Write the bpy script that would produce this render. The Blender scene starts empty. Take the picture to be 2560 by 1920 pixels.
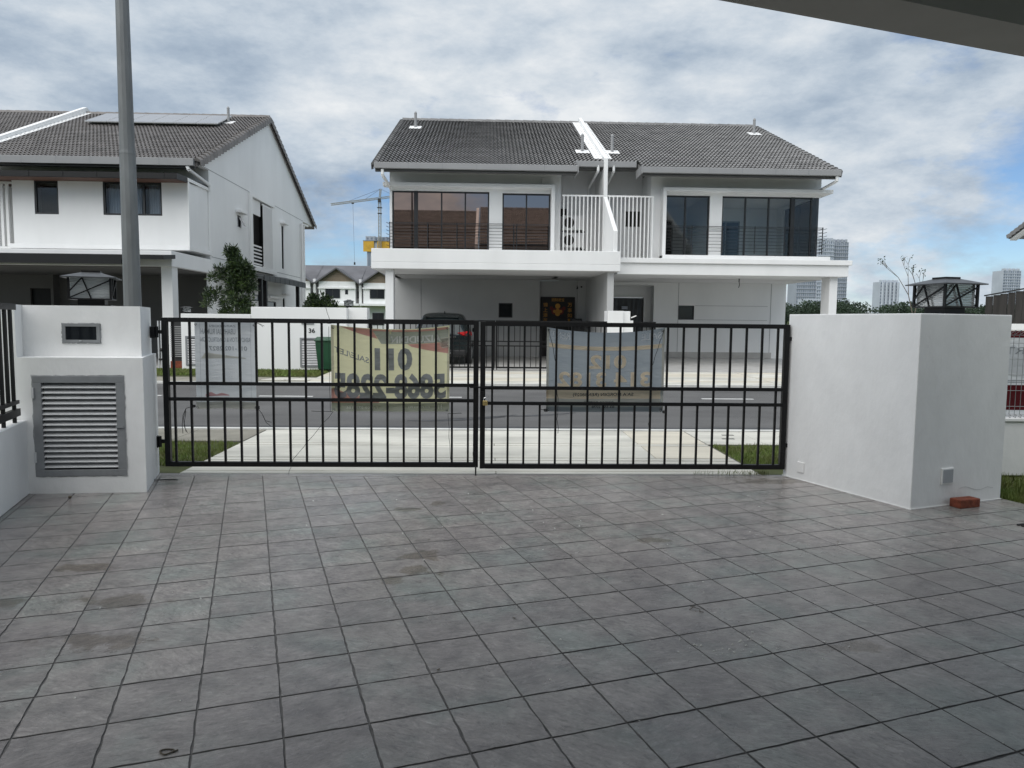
import bpy, bmesh, math, random
from math import sin, cos, radians, pi, sqrt, atan2, floor
from mathutils import Vector, Matrix, noise
random.seed(7)
S = bpy.context.scene
COL = S.collection

# ------------------------------------------------------------------ camera
CAM_F, CAM_P, CAM_A, CAM_R, CAM_H = 1830.0, radians(4.83), radians(2.0), radians(.57), 1.5
_F = Vector((sin(CAM_A)*cos(CAM_P), cos(CAM_A)*cos(CAM_P), -sin(CAM_P)))
_R0 = Vector((cos(CAM_A), -sin(CAM_A), 0)); _U0 = _R0.cross(_F)
_R = _R0*cos(CAM_R) + _U0*sin(CAM_R); _U = _U0*cos(CAM_R) - _R0*sin(CAM_R)
cd = bpy.data.cameras.new('camera'); cam = bpy.data.objects.new('camera', cd); COL.objects.link(cam)
cd.sensor_fit = 'HORIZONTAL'; cd.sensor_width = 36; cd.lens = 36*CAM_F/2560; cd.clip_start = .05; cd.clip_end = 6000
cam.matrix_world = Matrix(((_R.x, _U.x, -_F.x, 0), (_R.y, _U.y, -_F.y, 0), (_R.z, _U.z, -_F.z, CAM_H), (0, 0, 0, 1)))
S.camera = cam

# ------------------------------------------------------------------ sky, sun, exposure
SUN_EL, SUN_AZ = radians(54), radians(-140)         # high, behind the camera to the left (azimuth from +Y towards +X)
SKY_OFF, SKY_CLOUD, SKY_BLUE = (30.5, 11.1, 1.3), .59, .05
w = bpy.data.worlds.new('World'); S.world = w; w.use_nodes = True; w.cycles.sampling_method = 'MANUAL'; w.cycles.sample_map_resolution = 512
nt = w.node_tree; N = nt.nodes; LK = nt.links; N.clear()
def nn(t, **k):
    n = N.new(t)
    for a, b in k.items(): setattr(n, a, b)
    return n
out = nn('ShaderNodeOutputWorld')
sky = nn('ShaderNodeTexSky', sky_type='NISHITA', sun_disc=False, sun_elevation=SUN_EL, sun_rotation=SUN_AZ, altitude=0, air_density=1.0, dust_density=.0, ozone_density=1.5)
bg1 = nn('ShaderNodeBackground'); bg1.inputs[1].default_value = SKY_BLUE
tnt = nn('ShaderNodeMix', data_type='RGBA', blend_type='MULTIPLY'); tnt.inputs[0].default_value = 1; tnt.inputs[7].default_value = (.80, .94, 1.12, 1); LK.new(sky.outputs[0], tnt.inputs[6]); LK.new(tnt.outputs[2], bg1.inputs[0])
tc = nn('ShaderNodeTexCoord')
sx = nn('ShaderNodeSeparateXYZ'); LK.new(tc.outputs['Generated'], sx.inputs[0])
def mth(op, a, b=None, c=None):
    n = nn('ShaderNodeMath', operation=op)
    for i, v in enumerate((a, b, c)):
        if v is None: continue
        if isinstance(v, (int, float)): n.inputs[i].default_value = v
        else: LK.new(v, n.inputs[i])
    return n.outputs[0]
zz = mth('ADD', mth('MAXIMUM', sx.outputs[2], 0.0), .46)           # cloud deck seen in perspective
cv = nn('ShaderNodeCombineXYZ'); LK.new(mth('DIVIDE', sx.outputs[0], zz), cv.inputs[0]); LK.new(mth('DIVIDE', sx.outputs[1], zz), cv.inputs[1]); LK.new(mth('MULTIPLY', sx.outputs[2], 2.2), cv.inputs[2])
mp = nn('ShaderNodeMapping'); mp.inputs['Location'].default_value = SKY_OFF
LK.new(cv.outputs[0], mp.inputs[0])
def noise_n(scale, detail, rough, src, dist=0):
    n = nn('ShaderNodeTexNoise'); n.inputs['Scale'].default_value = scale; n.inputs['Detail'].default_value = detail; n.inputs['Roughness'].default_value = rough; n.inputs['Distortion'].default_value = dist
    LK.new(src.outputs[0], n.inputs['Vector']); return n
n1 = noise_n(1.75, 9, .62, mp); n2 = noise_n(3.4, 10, .635, mp); n3 = noise_n(1.5, 4, .5, mp)
def ramp(src, stops):
    r = nn('ShaderNodeValToRGB'); e = r.color_ramp.elements
    while len(e) < len(stops): e.new(.5)
    for i, (p, c) in enumerate(stops):
        e[i].position = p; e[i].color = (*c, 1) if len(c) == 3 else c
    LK.new(src, r.inputs[0]); return r
cov = mth('ADD', n1.outputs[0], mth('ADD', mth('MULTIPLY', mth('MINIMUM', sx.outputs[2], .4), .55), mth('MULTIPLY', mth('MAXIMUM', mth('SUBTRACT', .09, sx.outputs[2]), 0.0), 1.8)))
cover = ramp(cov, [(.475, (0, 0, 0)), (.61, (1, 1, 1))])
mixn = mth('ADD', mth('MULTIPLY', n2.outputs[0], .60), mth('MULTIPLY', n3.outputs[0], .40))
ccol = ramp(mixn, [(.36, (.24, .31, .405)), (.45, (.36, .43, .515)), (.52, (.49, .55, .615)), (.63, (.70, .725, .745))])
bg2 = nn('ShaderNodeBackground'); bg2.inputs[1].default_value = SKY_CLOUD
LK.new(ccol.outputs[0], bg2.inputs[0])
mx = nn('ShaderNodeMixShader')
LK.new(cover.outputs[0], mx.inputs[0]); LK.new(bg1.outputs[0], mx.inputs[1]); LK.new(bg2.outputs[0], mx.inputs[2]); LK.new(mx.outputs[0], out.inputs[0])
sd = bpy.data.lights.new('sun', 'SUN'); sd.energy = 1.5; sd.angle = radians(80); sd.color = (1, .97, .93)
sun = bpy.data.objects.new('sun', sd); COL.objects.link(sun)
sdir = Vector((sin(SUN_AZ)*cos(SUN_EL), cos(SUN_AZ)*cos(SUN_EL), sin(SUN_EL)))
sun.rotation_euler = sdir.to_track_quat('Z', 'Y').to_euler(); sun.location = (0, 0, 40)
S.view_settings.view_transform = 'Standard'; S.view_settings.look = 'None'; S.view_settings.exposure = 1.0; S.view_settings.gamma = 1
S.render.engine = 'CYCLES'; S.cycles.use_denoising = True; S.cycles.max_bounces = 6; S.cycles.transparent_max_bounces = 12
S.cycles.diffuse_bounces = 3; S.cycles.glossy_bounces = 3; S.cycles.caustics_reflective = False; S.cycles.caustics_refractive = False

# ------------------------------------------------------------------ materials
MATS = {}
def M(name, col, rough=.6, metal=0, var=.08, scale=3, bump=0, bscale=60, spec=.5, stretch=(1, 1, 1), detail=4, rvar=0, tint=None):
    m = bpy.data.materials.new(name); m.use_nodes = True; MATS[name] = m
    t = m.node_tree; b = t.nodes['Principled BSDF']
    b.inputs['Roughness'].default_value = rough; b.inputs['Metallic'].default_value = metal; b.inputs['Specular IOR Level'].default_value = spec
    b.inputs['Base Color'].default_value = (*col, 1)
    g = t.nodes.new('ShaderNodeNewGeometry'); mpn = t.nodes.new('ShaderNodeMapping'); mpn.inputs['Scale'].default_value = stretch
    t.links.new(g.outputs['Position'], mpn.inputs[0])
    def nz(s, d=detail, r=.55):
        n = t.nodes.new('ShaderNodeTexNoise'); n.inputs['Scale'].default_value = s; n.inputs['Detail'].default_value = d; n.inputs['Roughness'].default_value = r
        t.links.new(mpn.outputs[0], n.inputs['Vector']); return n
    if var:
        n = nz(scale); r = t.nodes.new('ShaderNodeValToRGB'); e = r.color_ramp.elements
        lo = tint or tuple(c*(1-var) for c in col)
        e[0].position = .3; e[0].color = (*lo, 1); e[1].position = .7; e[1].color = (*[min(1, c*(1+var)) for c in col], 1)
        t.links.new(n.outputs[0], r.inputs[0]); t.links.new(r.outputs[0], b.inputs['Base Color'])
        if rvar:
            mr = t.nodes.new('ShaderNodeMapRange'); mr.inputs[3].default_value = rough-rvar; mr.inputs[4].default_value = rough+rvar
            mr.inputs[1].default_value = .3; mr.inputs[2].default_value = .7
            n5 = nz(scale*1.7); t.links.new(n5.outputs[0], mr.inputs[0]); t.links.new(mr.outputs[0], b.inputs['Roughness'])
    if bump:
        n = nz(bscale, 5); bp = t.nodes.new('ShaderNodeBump'); bp.inputs['Strength'].default_value = bump; bp.inputs['Distance'].default_value = .01
        t.links.new(n.outputs[0], bp.inputs['Height']); t.links.new(bp.outputs[0], b.inputs['Normal'])
    return m
white = M('white_paint', (.82, .825, .82), .62, var=.05, scale=.9, bump=.12, bscale=55, stretch=(1, 1, .35))
# gate piers: the same paint with faint vertical rain streaks
pierw = M('white_paint_streaked', (.81, .815, .81), .6, var=.04, scale=4.5, bump=.5, bscale=14, stretch=(1, 1, .6), detail=7)
gutterm = M('gutter_grey', (.29, .292, .295), .45, var=.05, scale=1.5)
eavem = M('eave_shade', (.085, .085, .083), .8, var=.05)  # shadow under the eaves put into the colour of this strip
greyw = M('shaded_grey_paint', (.50, .505, .50), .7, var=.05, scale=.9)  # grey paint with the left carport's shade worked into its tone
dkw = M('shade_dark_grey', (.15, .148, .143), .7, var=.05, scale=.9)  # carport shade of the left house put into wall and ceiling colour
soffm = M('soffit_white', (.80, .80, .79), .7, var=.03)
tilem = M('roof_tile', (.20, .197, .195), .62, var=.28, scale=2.2, bump=.2, bscale=30)
tilel = M('roof_tile_warm', (.19, .176, .168), .62, var=.28, scale=2.2, bump=.2, bscale=30)
blackm = M('black_metal', (.005, .005, .0055), .45, var=.2, scale=8, spec=.35)
charm = M('charcoal_metal', (.020, .021, .022), .5, var=.1)
framem = M('dark_frame', (.018, .019, .021), .4, var=.1)
galv = M('galvanised_steel', (.17, .18, .185), .6, .3, var=.22, scale=6, stretch=(1, 1, .25), bump=.06, bscale=40)
alum = M('aluminium', (.62, .63, .64), .42, .25, var=.06, scale=9)
alumdk = M('aluminium_frame', (.25, .26, .27), .5, .2, var=.1, scale=9)
whitebar = M('white_metal', (.80, .80, .79), .5, var=.03)
asph = M('asphalt', (.108, .106, .104), .85, var=.28, scale=.8, bump=.6, bscale=160, detail=8, stretch=(.5, 1, 1))
conc = M('concrete_pale', (.56, .545, .485), .75, var=.26, scale=1.1, bump=.3, bscale=60, detail=8, rvar=.12, stretch=(.55, 1.6, 1))
conc_w = M('concrete_warm', (.58, .54, .45), .75, var=.16, scale=1.3, bump=.3, bscale=60, detail=8, stretch=(.4, 1.8, 1))
concb = M('pavement_brown', (.25, .235, .195), .85, var=.22, scale=2.2, bump=.4, bscale=70, detail=8)
kerbm = M('kerb_concrete', (.60, .60, .57), .8, var=.15, scale=3, bump=.3)
paintm = M('road_paint', (.75, .75, .73), .7, var=.18, scale=9)
soil = M('soil', (.075, .085, .03), .95, var=.3, scale=4, bump=.6, bscale=50)
groundm = M('grass_ground', (.07, .095, .03), .95, var=.35, scale=.12, bump=.5, bscale=8)
grassm = M('grass_blades', (.085, .135, .022), .7, var=.5, scale=2.6, tint=(.13, .135, .035))
leafd = M('leaf_dark', (.017, .036, .010), .5, var=.5, scale=9)
leafl = M('leaf_light', (.045, .078, .014), .5, var=.4, scale=9)
leaff = M('leaf_far', (.030, .052, .028), .8, var=.55, scale=.16)
bark = M('bark', (.10, .085, .065), .9, var=.3, scale=14, bump=.5)
brickm = M('clay_brick', (.20, .052, .026), .9, var=.4, scale=26, bump=.9, bscale=110)
grout = M('joint_dark', (.105, .101, .098), .8, var=.3, scale=20)
rubber = M('rubber', (.010, .010, .011), .6, var=.2)
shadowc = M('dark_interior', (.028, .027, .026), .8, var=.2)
curtain = M('curtain_grey', (.42, .45, .52), .9, var=.06)
carm = M('car_paint', (.012, .020, .022), .18, .3, var=.05, spec=.6)
carglass = M('car_glass', (.008, .009, .010), .05, var=0, spec=.7)
redlamp = M('tail_lamp', (.42, .010, .012), .15, var=.1)
chrome = M('chrome', (.6, .6, .6), .12, 1, var=0)
greenbin = M('bin_green', (.010, .060, .026), .45, var=.15, scale=5)
solar = M('solar_cells', (.30, .305, .325), .22, .15, var=.06, scale=1.2, spec=.8)
yellow = M('yellow_screen', (.58, .34, .035), .7, var=.15, scale=.3)
cranem = M('crane_paint', (.30, .30, .27), .6, var=.1)
towerw = M('tower_hazed_white', (.50, .54, .60), .8, var=.08, scale=.08)  # aerial haze of the far towers blended into their colours
towerg = M('tower_hazed_grey', (.36, .39, .44), .8, var=.08, scale=.08)
towerd = M('tower_hazed_dark', (.19, .225, .28), .5, var=.2, scale=.1)  # window dark lifted and blued to carry the haze
slate = M('far_roof', (.125, .125, .135), .75, var=.2, scale=.5)
clad = M('timber_cladding', (.27, .215, .16), .8, var=.15, scale=.8)
taupe = M('taupe_paint', (.29, .275, .26), .8, var=.06)
boardm = M('dark_boards', (.030, .027, .024), .75, var=.4, scale=2.5, stretch=(3, 3, .3), bump=.4)
brownsoff = M('brown_soffit', (.085, .04, .025), .7, var=.3, scale=1.2)
ropem = M('black_cord', (.008, .008, .008), .7, var=0)
brass = M('padlock_brass', (.55, .42, .18), .35, .8, var=.1)
wirem = M('wire_grey', (.30, .31, .31), .5, .5, var=.1)
plastic = M('plastic_grey', (.36, .375, .40), .45, var=.06)
darkred = M('banner_red', (.19, .015, .018), .6, var=.15)
garage_floor = M('carport_floor', (.46, .45, .43), .4, var=.15, scale=2, rvar=.1)
def glassmat(name, tint, refl):
    m = bpy.data.materials.new(name); m.use_nodes = True; t = m.node_tree; t.nodes.clear()
    o = t.nodes.new('ShaderNodeOutputMaterial'); mixs = t.nodes.new('ShaderNodeMixShader'); tr = t.nodes.new('ShaderNodeBsdfTransparent'); gl = t.nodes.new('ShaderNodeBsdfGlossy')
    fr = t.nodes.new('ShaderNodeFresnel'); fr.inputs[0].default_value = refl; gl.inputs['Roughness'].default_value = .0; tr.inputs[0].default_value = (*tint, 1)
    t.links.new(fr.outputs[0], mixs.inputs[0]); t.links.new(tr.outputs[0], mixs.inputs[1]); t.links.new(gl.outputs[0], mixs.inputs[2]); t.links.new(mixs.outputs[0], o.inputs[0])
    return m
clearg = glassmat('clear_glass', (.93, .95, .95), 1.45)
def lamp_glass():
    m = glassmat('ribbed_lamp_glass', (.75, .78, .78), 1.6); t = m.node_tree; o = t.nodes['Material Output']; src = o.inputs[0].links[0].from_socket
    tl = t.nodes.new('ShaderNodeBsdfTranslucent'); tl.inputs[0].default_value = (.8, .83, .83, 1); df = t.nodes.new('ShaderNodeBsdfDiffuse'); df.inputs[0].default_value = (.75, .78, .78, 1)
    ad = t.nodes.new('ShaderNodeMixShader'); ad.inputs[0].default_value = .5; t.links.new(tl.outputs[0], ad.inputs[1]); t.links.new(df.outputs[0], ad.inputs[2])
    mm = t.nodes.new('ShaderNodeMixShader'); mm.inputs[0].default_value = .42; t.links.new(src, mm.inputs[1]); t.links.new(ad.outputs[0], mm.inputs[2]); t.links.new(mm.outputs[0], o.inputs[0]); return m
lampglass = lamp_glass()
tintg = M('bronze_mirror_glass', (.36, .26, .215), .015, 1, var=0)
darkg = M('dark_window_glass', (.010, .012, .015), .08, var=0, spec=.35)

# paving: stamped slate-look concrete; colour by cell, hand-trowelled relief, damp stains
GA = radians(17.68)                                   # grid angle of our lot
GX, GY = -2.0648*cos(CAM_A)+2.39315*sin(CAM_A), 2.0648*sin(CAM_A)+2.39315*cos(CAM_A)
TS = .306
def paving_mat():
    m = bpy.data.materials.new('stamped_concrete'); m.use_nodes = True; t = m.node_tree; L = t.links; b = t.nodes['Principled BSDF']
    g = t.nodes.new('ShaderNodeNewGeometry')
    mp1 = t.nodes.new('ShaderNodeMapping'); mp1.vector_type = 'POINT'
    mp1.inputs['Location'].default_value = (-(GX*cos(GA)+GY*sin(GA))/TS, -(-GX*sin(GA)+GY*cos(GA))/TS, 0)
    mp1.inputs['Rotation'].default_value = (0, 0, -GA); mp1.inputs['Scale'].default_value = (1/TS, 1/TS, 1)
    # mapping applies scale, then rotation, then location: equal XY scale so the order does not matter
    L.new(g.outputs['Position'], mp1.inputs[0])
    fl = t.nodes.new('ShaderNodeVectorMath'); fl.operation = 'FLOOR'; L.new(mp1.outputs[0], fl.inputs[0])
    sep = t.nodes.new('ShaderNodeSeparateXYZ'); L.new(fl.outputs[0], sep.inputs[0]); cmb = t.nodes.new('ShaderNodeCombineXYZ'); L.new(sep.outputs[0], cmb.inputs[0]); L.new(sep.outputs[1], cmb.inputs[1])
    wn = t.nodes.new('ShaderNodeTexWhiteNoise'); wn.noise_dimensions = '3D'; L.new(cmb.outputs[0], wn.inputs['Vector'])
    # offset the slate pattern per cell so it breaks at the joints
    off = t.nodes.new('ShaderNodeVectorMath'); off.operation = 'MULTIPLY_ADD'; off.inputs[1].default_value = (7, 7, 7)
    L.new(wn.outputs['Color'], off.inputs[0]); L.new(mp1.outputs[0], off.inputs[2])
    rot = t.nodes.new('ShaderNodeVectorRotate'); rot.rotation_type = 'Z_AXIS'; L.new(off.outputs[0], rot.inputs['Vector'])
    am = t.nodes.new('ShaderNodeMath'); am.operation = 'MULTIPLY_ADD'; am.inputs[1].default_value = 1.5; am.inputs[2].default_value = -.3; L.new(wn.outputs['Value'], am.inputs[0]); L.new(am.outputs[0], rot.inputs['Angle'])
    st = t.nodes.new('ShaderNodeMapping'); st.inputs['Scale'].default_value = (1.0, 2.6, 1); L.new(rot.outputs[0], st.inputs[0])
    def nz(src, s, d=6, r=.6, dist=0):
        n = t.nodes.new('ShaderNodeTexNoise'); n.inputs['Scale'].default_value = s; n.inputs['Detail'].default_value = d; n.inputs['Roughness'].default_value = r; n.inputs['Distortion'].default_value = dist
        L.new(src, n.inputs['Vector']); return n
    big = nz(g.outputs['Position'], .9, 4); mid = nz(st.outputs[0], 5.5, 10, .72, .6); mot = nz(off.outputs[0], 2.3, 7, .66); fine = nz(g.outputs['Position'], 60, 4, .7); hue = nz(g.outputs['Position'], 1.7, 5, .6)
    def rp(src, stops):
        r = t.nodes.new('ShaderNodeValToRGB'); e = r.color_ramp.elements
        while len(e) < len(stops): e.new(.5)
        for i, (p, c) in enumerate(stops): e[i].position = p; e[i].color = (*c, 1)
        L.new(src, r.inputs[0]); return r
    def mul(a, c):
        x = t.nodes.new('ShaderNodeMix'); x.data_type = 'RGBA'; x.blend_type = 'MULTIPLY'; x.inputs[0].default_value = 1; L.new(a, x.inputs[6]); L.new(c, x.inputs[7]); return x.outputs[2]
    base = rp(hue.outputs[0], [(.36, (.236, .214, .204)), (.5, (.242, .225, .212)), (.64, (.218, .228, .211))])
    c1 = mul(base.outputs[0], rp(mid.outputs[0], [(.30, (.50, .50, .51)), (.43, (.92, .92, .92)), (.56, (1.08, 1.08, 1.08)), (.68, (1.42, 1.42, 1.42))]).outputs[0])
    c1 = mul(c1, rp(mot.outputs[0], [(.33, (.74, .74, .75)), (.5, (1, 1, 1)), (.67, (1.22, 1.22, 1.22))]).outputs[0])
    c2 = mul(c1, rp(wn.outputs['Value'], [(0, (.88, .88, .89)), (1, (1.08, 1.08, 1.07))]).outputs[0])
    c3 = mul(c2, rp(big.outputs[0], [(.32, (.86, .86, .87)), (.68, (1.10, 1.10, 1.10))]).outputs[0])
    c4 = mul(c3, rp(fine.outputs[0], [(.35, (.90, .90, .90)), (.65, (1.08, 1.08, 1.08))]).outputs[0])
    # damp stains at fixed places on the floor (each has its own ragged outline)
    spots = [(-2.41, 4.39, .19, .085), (-1.95, 3.87, .22, .085), (-1.80, 3.36, .24, .085), (-2.55, 3.82, .16, .07), (-.42, 4.62, .13, .10), (-.40, 4.33, .14, .09), (-.56, 4.15, .07, .08), (1.15, 4.95, .12, .06), (1.73, 3.25, .17, .05), (-.66, 5.78, .10, .07), (-.40, 5.98, .05, .07), (2.75, 6.85, .35, .12)]
    rag = nz(g.outputs['Position'], 7, 5, .6)
    tot = None
    for x, y, rx, ry in spots:
        d = t.nodes.new('ShaderNodeVectorMath'); d.operation = 'SUBTRACT'; d.inputs[1].default_value = (x, y, 0); L.new(g.outputs['Position'], d.inputs[0])
        s = t.nodes.new('ShaderNodeVectorMath'); s.operation = 'MULTIPLY'; s.inputs[1].default_value = (1/rx, 1/ry, 0); L.new(d.outputs[0], s.inputs[0])
        l = t.nodes.new('ShaderNodeVectorMath'); l.operation = 'LENGTH'; L.new(s.outputs[0], l.inputs[0])
        a = t.nodes.new('ShaderNodeMath'); a.operation = 'MULTIPLY_ADD'; a.inputs[1].default_value = 3.6; L.new(rag.outputs[0], a.inputs[0]); a.inputs[2].default_value = -1.8
        q = t.nodes.new('ShaderNodeMath'); q.operation = 'ADD'; L.new(l.outputs['Value'], q.inputs[0]); L.new(a.outputs[0], q.inputs[1])
        k = t.nodes.new('ShaderNodeMapRange'); k.inputs[1].default_value = .7; k.inputs[2].default_value = 1.15; k.inputs[3].default_value = 1; k.inputs[4].default_value = 0; L.new(q.outputs[0], k.inputs[0])
        if tot is None: tot = k.outputs[0]
        else:
            mxn = t.nodes.new('ShaderNodeMath'); mxn.operation = 'MAXIMUM'; L.new(tot, mxn.inputs[0]); L.new(k.outputs[0], mxn.inputs[1]); tot = mxn.outputs[0]
    sm = t.nodes.new('ShaderNodeMix'); sm.data_type = 'RGBA'; sm.blend_type = 'MULTIPLY'; sm.inputs[7].default_value = (.64, .60, .54, 1); L.new(tot, sm.inputs[0]); L.new(c4, sm.inputs[6])
    L.new(sm.outputs[2], b.inputs['Base Color'])
    rr = t.nodes.new('ShaderNodeMapRange'); rr.inputs[1].default_value = .32; rr.inputs[2].default_value = .68; rr.inputs[3].default_value = .15; rr.inputs[4].default_value = .42
    wet = nz(g.outputs['Position'], 1.1, 5, .6); L.new(wet.outputs[0], rr.inputs[0])
    # rain-wet beyond the drip line of the porch canopy
    dv = t.nodes.new('ShaderNodeVectorMath'); dv.operation = 'DOT_PRODUCT'; dv.inputs[1].default_value = (-sin(GA), cos(GA), 0); L.new(g.outputs['Position'], dv.inputs[0])
    wn2 = nz(g.outputs['Position'], 1.6, 5, .6); wj = t.nodes.new('ShaderNodeMath'); wj.operation = 'MULTIPLY_ADD'; wj.inputs[1].default_value = 2.4; L.new(wn2.outputs[0], wj.inputs[0]); L.new(dv.outputs['Value'], wj.inputs[2])
    wm = t.nodes.new('ShaderNodeMapRange'); wm.inputs[1].default_value = 4.9; wm.inputs[2].default_value = 6.3; L.new(wj.outputs[0], wm.inputs[0])
    rw = t.nodes.new('ShaderNodeMix'); rw.inputs[3].default_value = .13; L.new(wm.outputs[0], rw.inputs[0]); L.new(rr.outputs[0], rw.inputs[2])
    r2 = t.nodes.new('ShaderNodeMix'); r2.inputs[3].default_value = .14; L.new(tot, r2.inputs[0]); L.new(rw.outputs[0], r2.inputs[2]); L.new(r2.outputs[0], b.inputs['Roughness'])
    b.inputs['Specular IOR Level'].default_value = .5
    bp = t.nodes.new('ShaderNodeBump'); bp.inputs['Strength'].default_value = .7; bp.inputs['Distance'].default_value = .005; L.new(mid.outputs[0], bp.inputs['Height'])
    bp2 = t.nodes.new('ShaderNodeBump'); bp2.inputs['Strength'].default_value = .22; bp2.inputs['Distance'].default_value = .002; L.new(fine.outputs[0], bp2.inputs['Height']); L.new(bp.outputs[0], bp2.inputs['Normal'])
    L.new(bp2.outputs[0], b.inputs['Normal'])
    return m
pavem = paving_mat()

# ------------------------------------------------------------------ mesh helpers
def origin(o):
    v = Vector((0, 0, 0))
    while o is not None: v += o.location; o = o.parent
    return v
def tag(o, label=None, cat=None, group=None, kind=None):
    if label: o['label'] = label
    if cat: o['category'] = cat
    if group: o['group'] = group
    if kind: o['kind'] = kind
    return o
def thing(name, label, cat, loc=(0, 0, 0), group=None):
    o = bpy.data.objects.new(name, None); o.empty_display_size = .2; COL.objects.link(o); o.location = loc
    return tag(o, label, cat, group)
def inst(name, mesh, parent, loc, rot=None, scale=None):
    o = bpy.data.objects.new(name, mesh); COL.objects.link(o); o.parent = parent
    o.location = Vector(loc) - (origin(parent) if parent else Vector((0, 0, 0)))
    if rot: o.rotation_euler = rot
    if scale: o.scale = scale
    return o
class MB:
    def __init__(s): s.v = []; s.f = []
    def add(s, vs, fs):
        n = len(s.v); s.v += [tuple(v) for v in vs]; s.f += [tuple(i+n for i in f) for f in fs]; return s
    def box(s, x0, x1, y0, y1, z0, z1):
        return s.add([(x0, y0, z0), (x1, y0, z0), (x1, y1, z0), (x0, y1, z0), (x0, y0, z1), (x1, y0, z1), (x1, y1, z1), (x0, y1, z1)],
                     [(0, 3, 2, 1), (4, 5, 6, 7), (0, 1, 5, 4), (1, 2, 6, 5), (2, 3, 7, 6), (3, 0, 4, 7)])
    def obox(s, c, ax, ay, az, hx, hy, hz):
        c, ax, ay, az = map(Vector, (c, ax, ay, az)); vs = []
        for k in (-1, 1):
            for i, j in ((-1, -1), (1, -1), (1, 1), (-1, 1)): vs.append(c+ax*hx*i+ay*hy*j+az*hz*k)
        return s.add(vs, [(0, 3, 2, 1), (4, 5, 6, 7), (0, 1, 5, 4), (1, 2, 6, 5), (2, 3, 7, 6), (3, 0, 4, 7)])
    def bar(s, p, q, wd, hd=None):
        p, q = Vector(p), Vector(q); d = (q-p); L = d.length; d /= L
        up = Vector((0, 0, 1)) if abs(d.z) < .95 else Vector((0, 1, 0))
        a = d.cross(up).normalized(); b = a.cross(d)
        return s.obox((p+q)/2, d, a, b, L/2, wd/2, (hd or wd)/2)
    def tube(s, p, q, r0, r1=None, n=10, caps=True):
        p, q = Vector(p), Vector(q); d = (q-p).normalized(); r1 = r0 if r1 is None else r1
        a = d.cross(Vector((0, 0, 1)) if abs(d.z) < .95 else Vector((1, 0, 0))).normalized(); b = d.cross(a)
        vs = [p+(a*cos(2*pi*i/n)+b*sin(2*pi*i/n))*r0 for i in range(n)] + [q+(a*cos(2*pi*i/n)+b*sin(2*pi*i/n))*r1 for i in range(n)]
        fs = [(i, (i+1) % n, n+(i+1) % n, n+i) for i in range(n)]
        if caps: fs += [tuple(range(n-1, -1, -1)), tuple(range(n, 2*n))]
        return s.add(vs, fs)
    def path(s, pts, r, n=6):
        for a, b in zip(pts, pts[1:]): s.tube(a, b, r, n=n)
        return s
    def prism(s, poly, lo, hi, axis='z'):
        n = len(poly); f = {'z': lambda u, v, h: (u, v, h), 'x': lambda u, v, h: (h, u, v), 'y': lambda u, v, h: (u, h, v)}[axis]
        return s.add([f(u, v, lo) for u, v in poly]+[f(u, v, hi) for u, v in poly], [(i, (i+1) % n, n+(i+1) % n, n+i) for i in range(n)]+[tuple(range(n-1, -1, -1)), tuple(range(n, 2*n))])
    def mesh(s, name, mat, off=(0, 0, 0), smooth=False, fix=True):
        me = bpy.data.meshes.new(name); ox, oy, oz = off
        me.from_pydata([(x-ox, y-oy, z-oz) for x, y, z in s.v], [], s.f)
        if fix:
            bm = bmesh.new(); bm.from_mesh(me); bmesh.ops.recalc_face_normals(bm, faces=bm.faces); bm.to_mesh(me); bm.free()
        if smooth: me.polygons.foreach_set('use_smooth', [True]*len(me.polygons))
        me.materials.append(mat); return me
    def build(s, name, mat, parent=None, smooth=False, bevel=0, fix=True, loc=None):
        base = Vector(loc) if loc is not None else (origin(parent) if parent else Vector((0, 0, 0)))
        me = s.mesh(name, mat, base, smooth, fix)
        o = bpy.data.objects.new(name, me); COL.objects.link(o)
        if parent: o.parent = parent; o.location = base-origin(parent)
        else: o.location = base
        if bevel:
            md = o.modifiers.new('bevel', 'BEVEL'); md.width = bevel; md.segments = 2; md.limit_method = 'ANGLE'
        return o
def struct(name, mb, mat, **k): return tag(mb.build(name, mat, **k), kind='structure')
def gridwall(mb, us, zs, holes, y0, y1, axis='x'):
    """solid wall in the u-z plane, thickness y0..y1, with rectangular holes (u0,u1,z0,z1)"""
    U = sorted(set(us+[h[0] for h in holes]+[h[1] for h in holes])); Z = sorted(set(zs+[h[2] for h in holes]+[h[3] for h in holes]))
    def solid(i, j):
        if i < 0 or j < 0 or i >= len(U)-1 or j >= len(Z)-1: return False
        cu, cz = (U[i]+U[i+1])/2, (Z[j]+Z[j+1])/2
        return not any(h[0] < cu < h[1] and h[2] < cz < h[3] for h in holes)
    P = (lambda u, y, z: (u, y, z)) if axis == 'x' else (lambda u, y, z: (y, u, z))
    for i in range(len(U)-1):
        for j in range(len(Z)-1):
            if not solid(i, j): continue
            a, b, c, d = U[i], U[i+1], Z[j], Z[j+1]
            q = lambda *p: mb.add(p, [(0, 1, 2, 3)])
            q(P(a, y0, c), P(b, y0, c), P(b, y0, d), P(a, y0, d)); q(P(a, y1, d), P(b, y1, d), P(b, y1, c), P(a, y1, c))
            if not solid(i-1, j): q(P(a, y0, d), P(a, y1, d), P(a, y1, c), P(a, y0, c))
            if not solid(i+1, j): q(P(b, y0, c), P(b, y1, c), P(b, y1, d), P(b, y0, d))
            if not solid(i, j-1): q(P(a, y0, c), P(a, y1, c), P(b, y1, c), P(b, y0, c))
            if not solid(i, j+1): q(P(b, y0, d), P(b, y1, d), P(a, y1, d), P(a, y0, d))
    return mb
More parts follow.
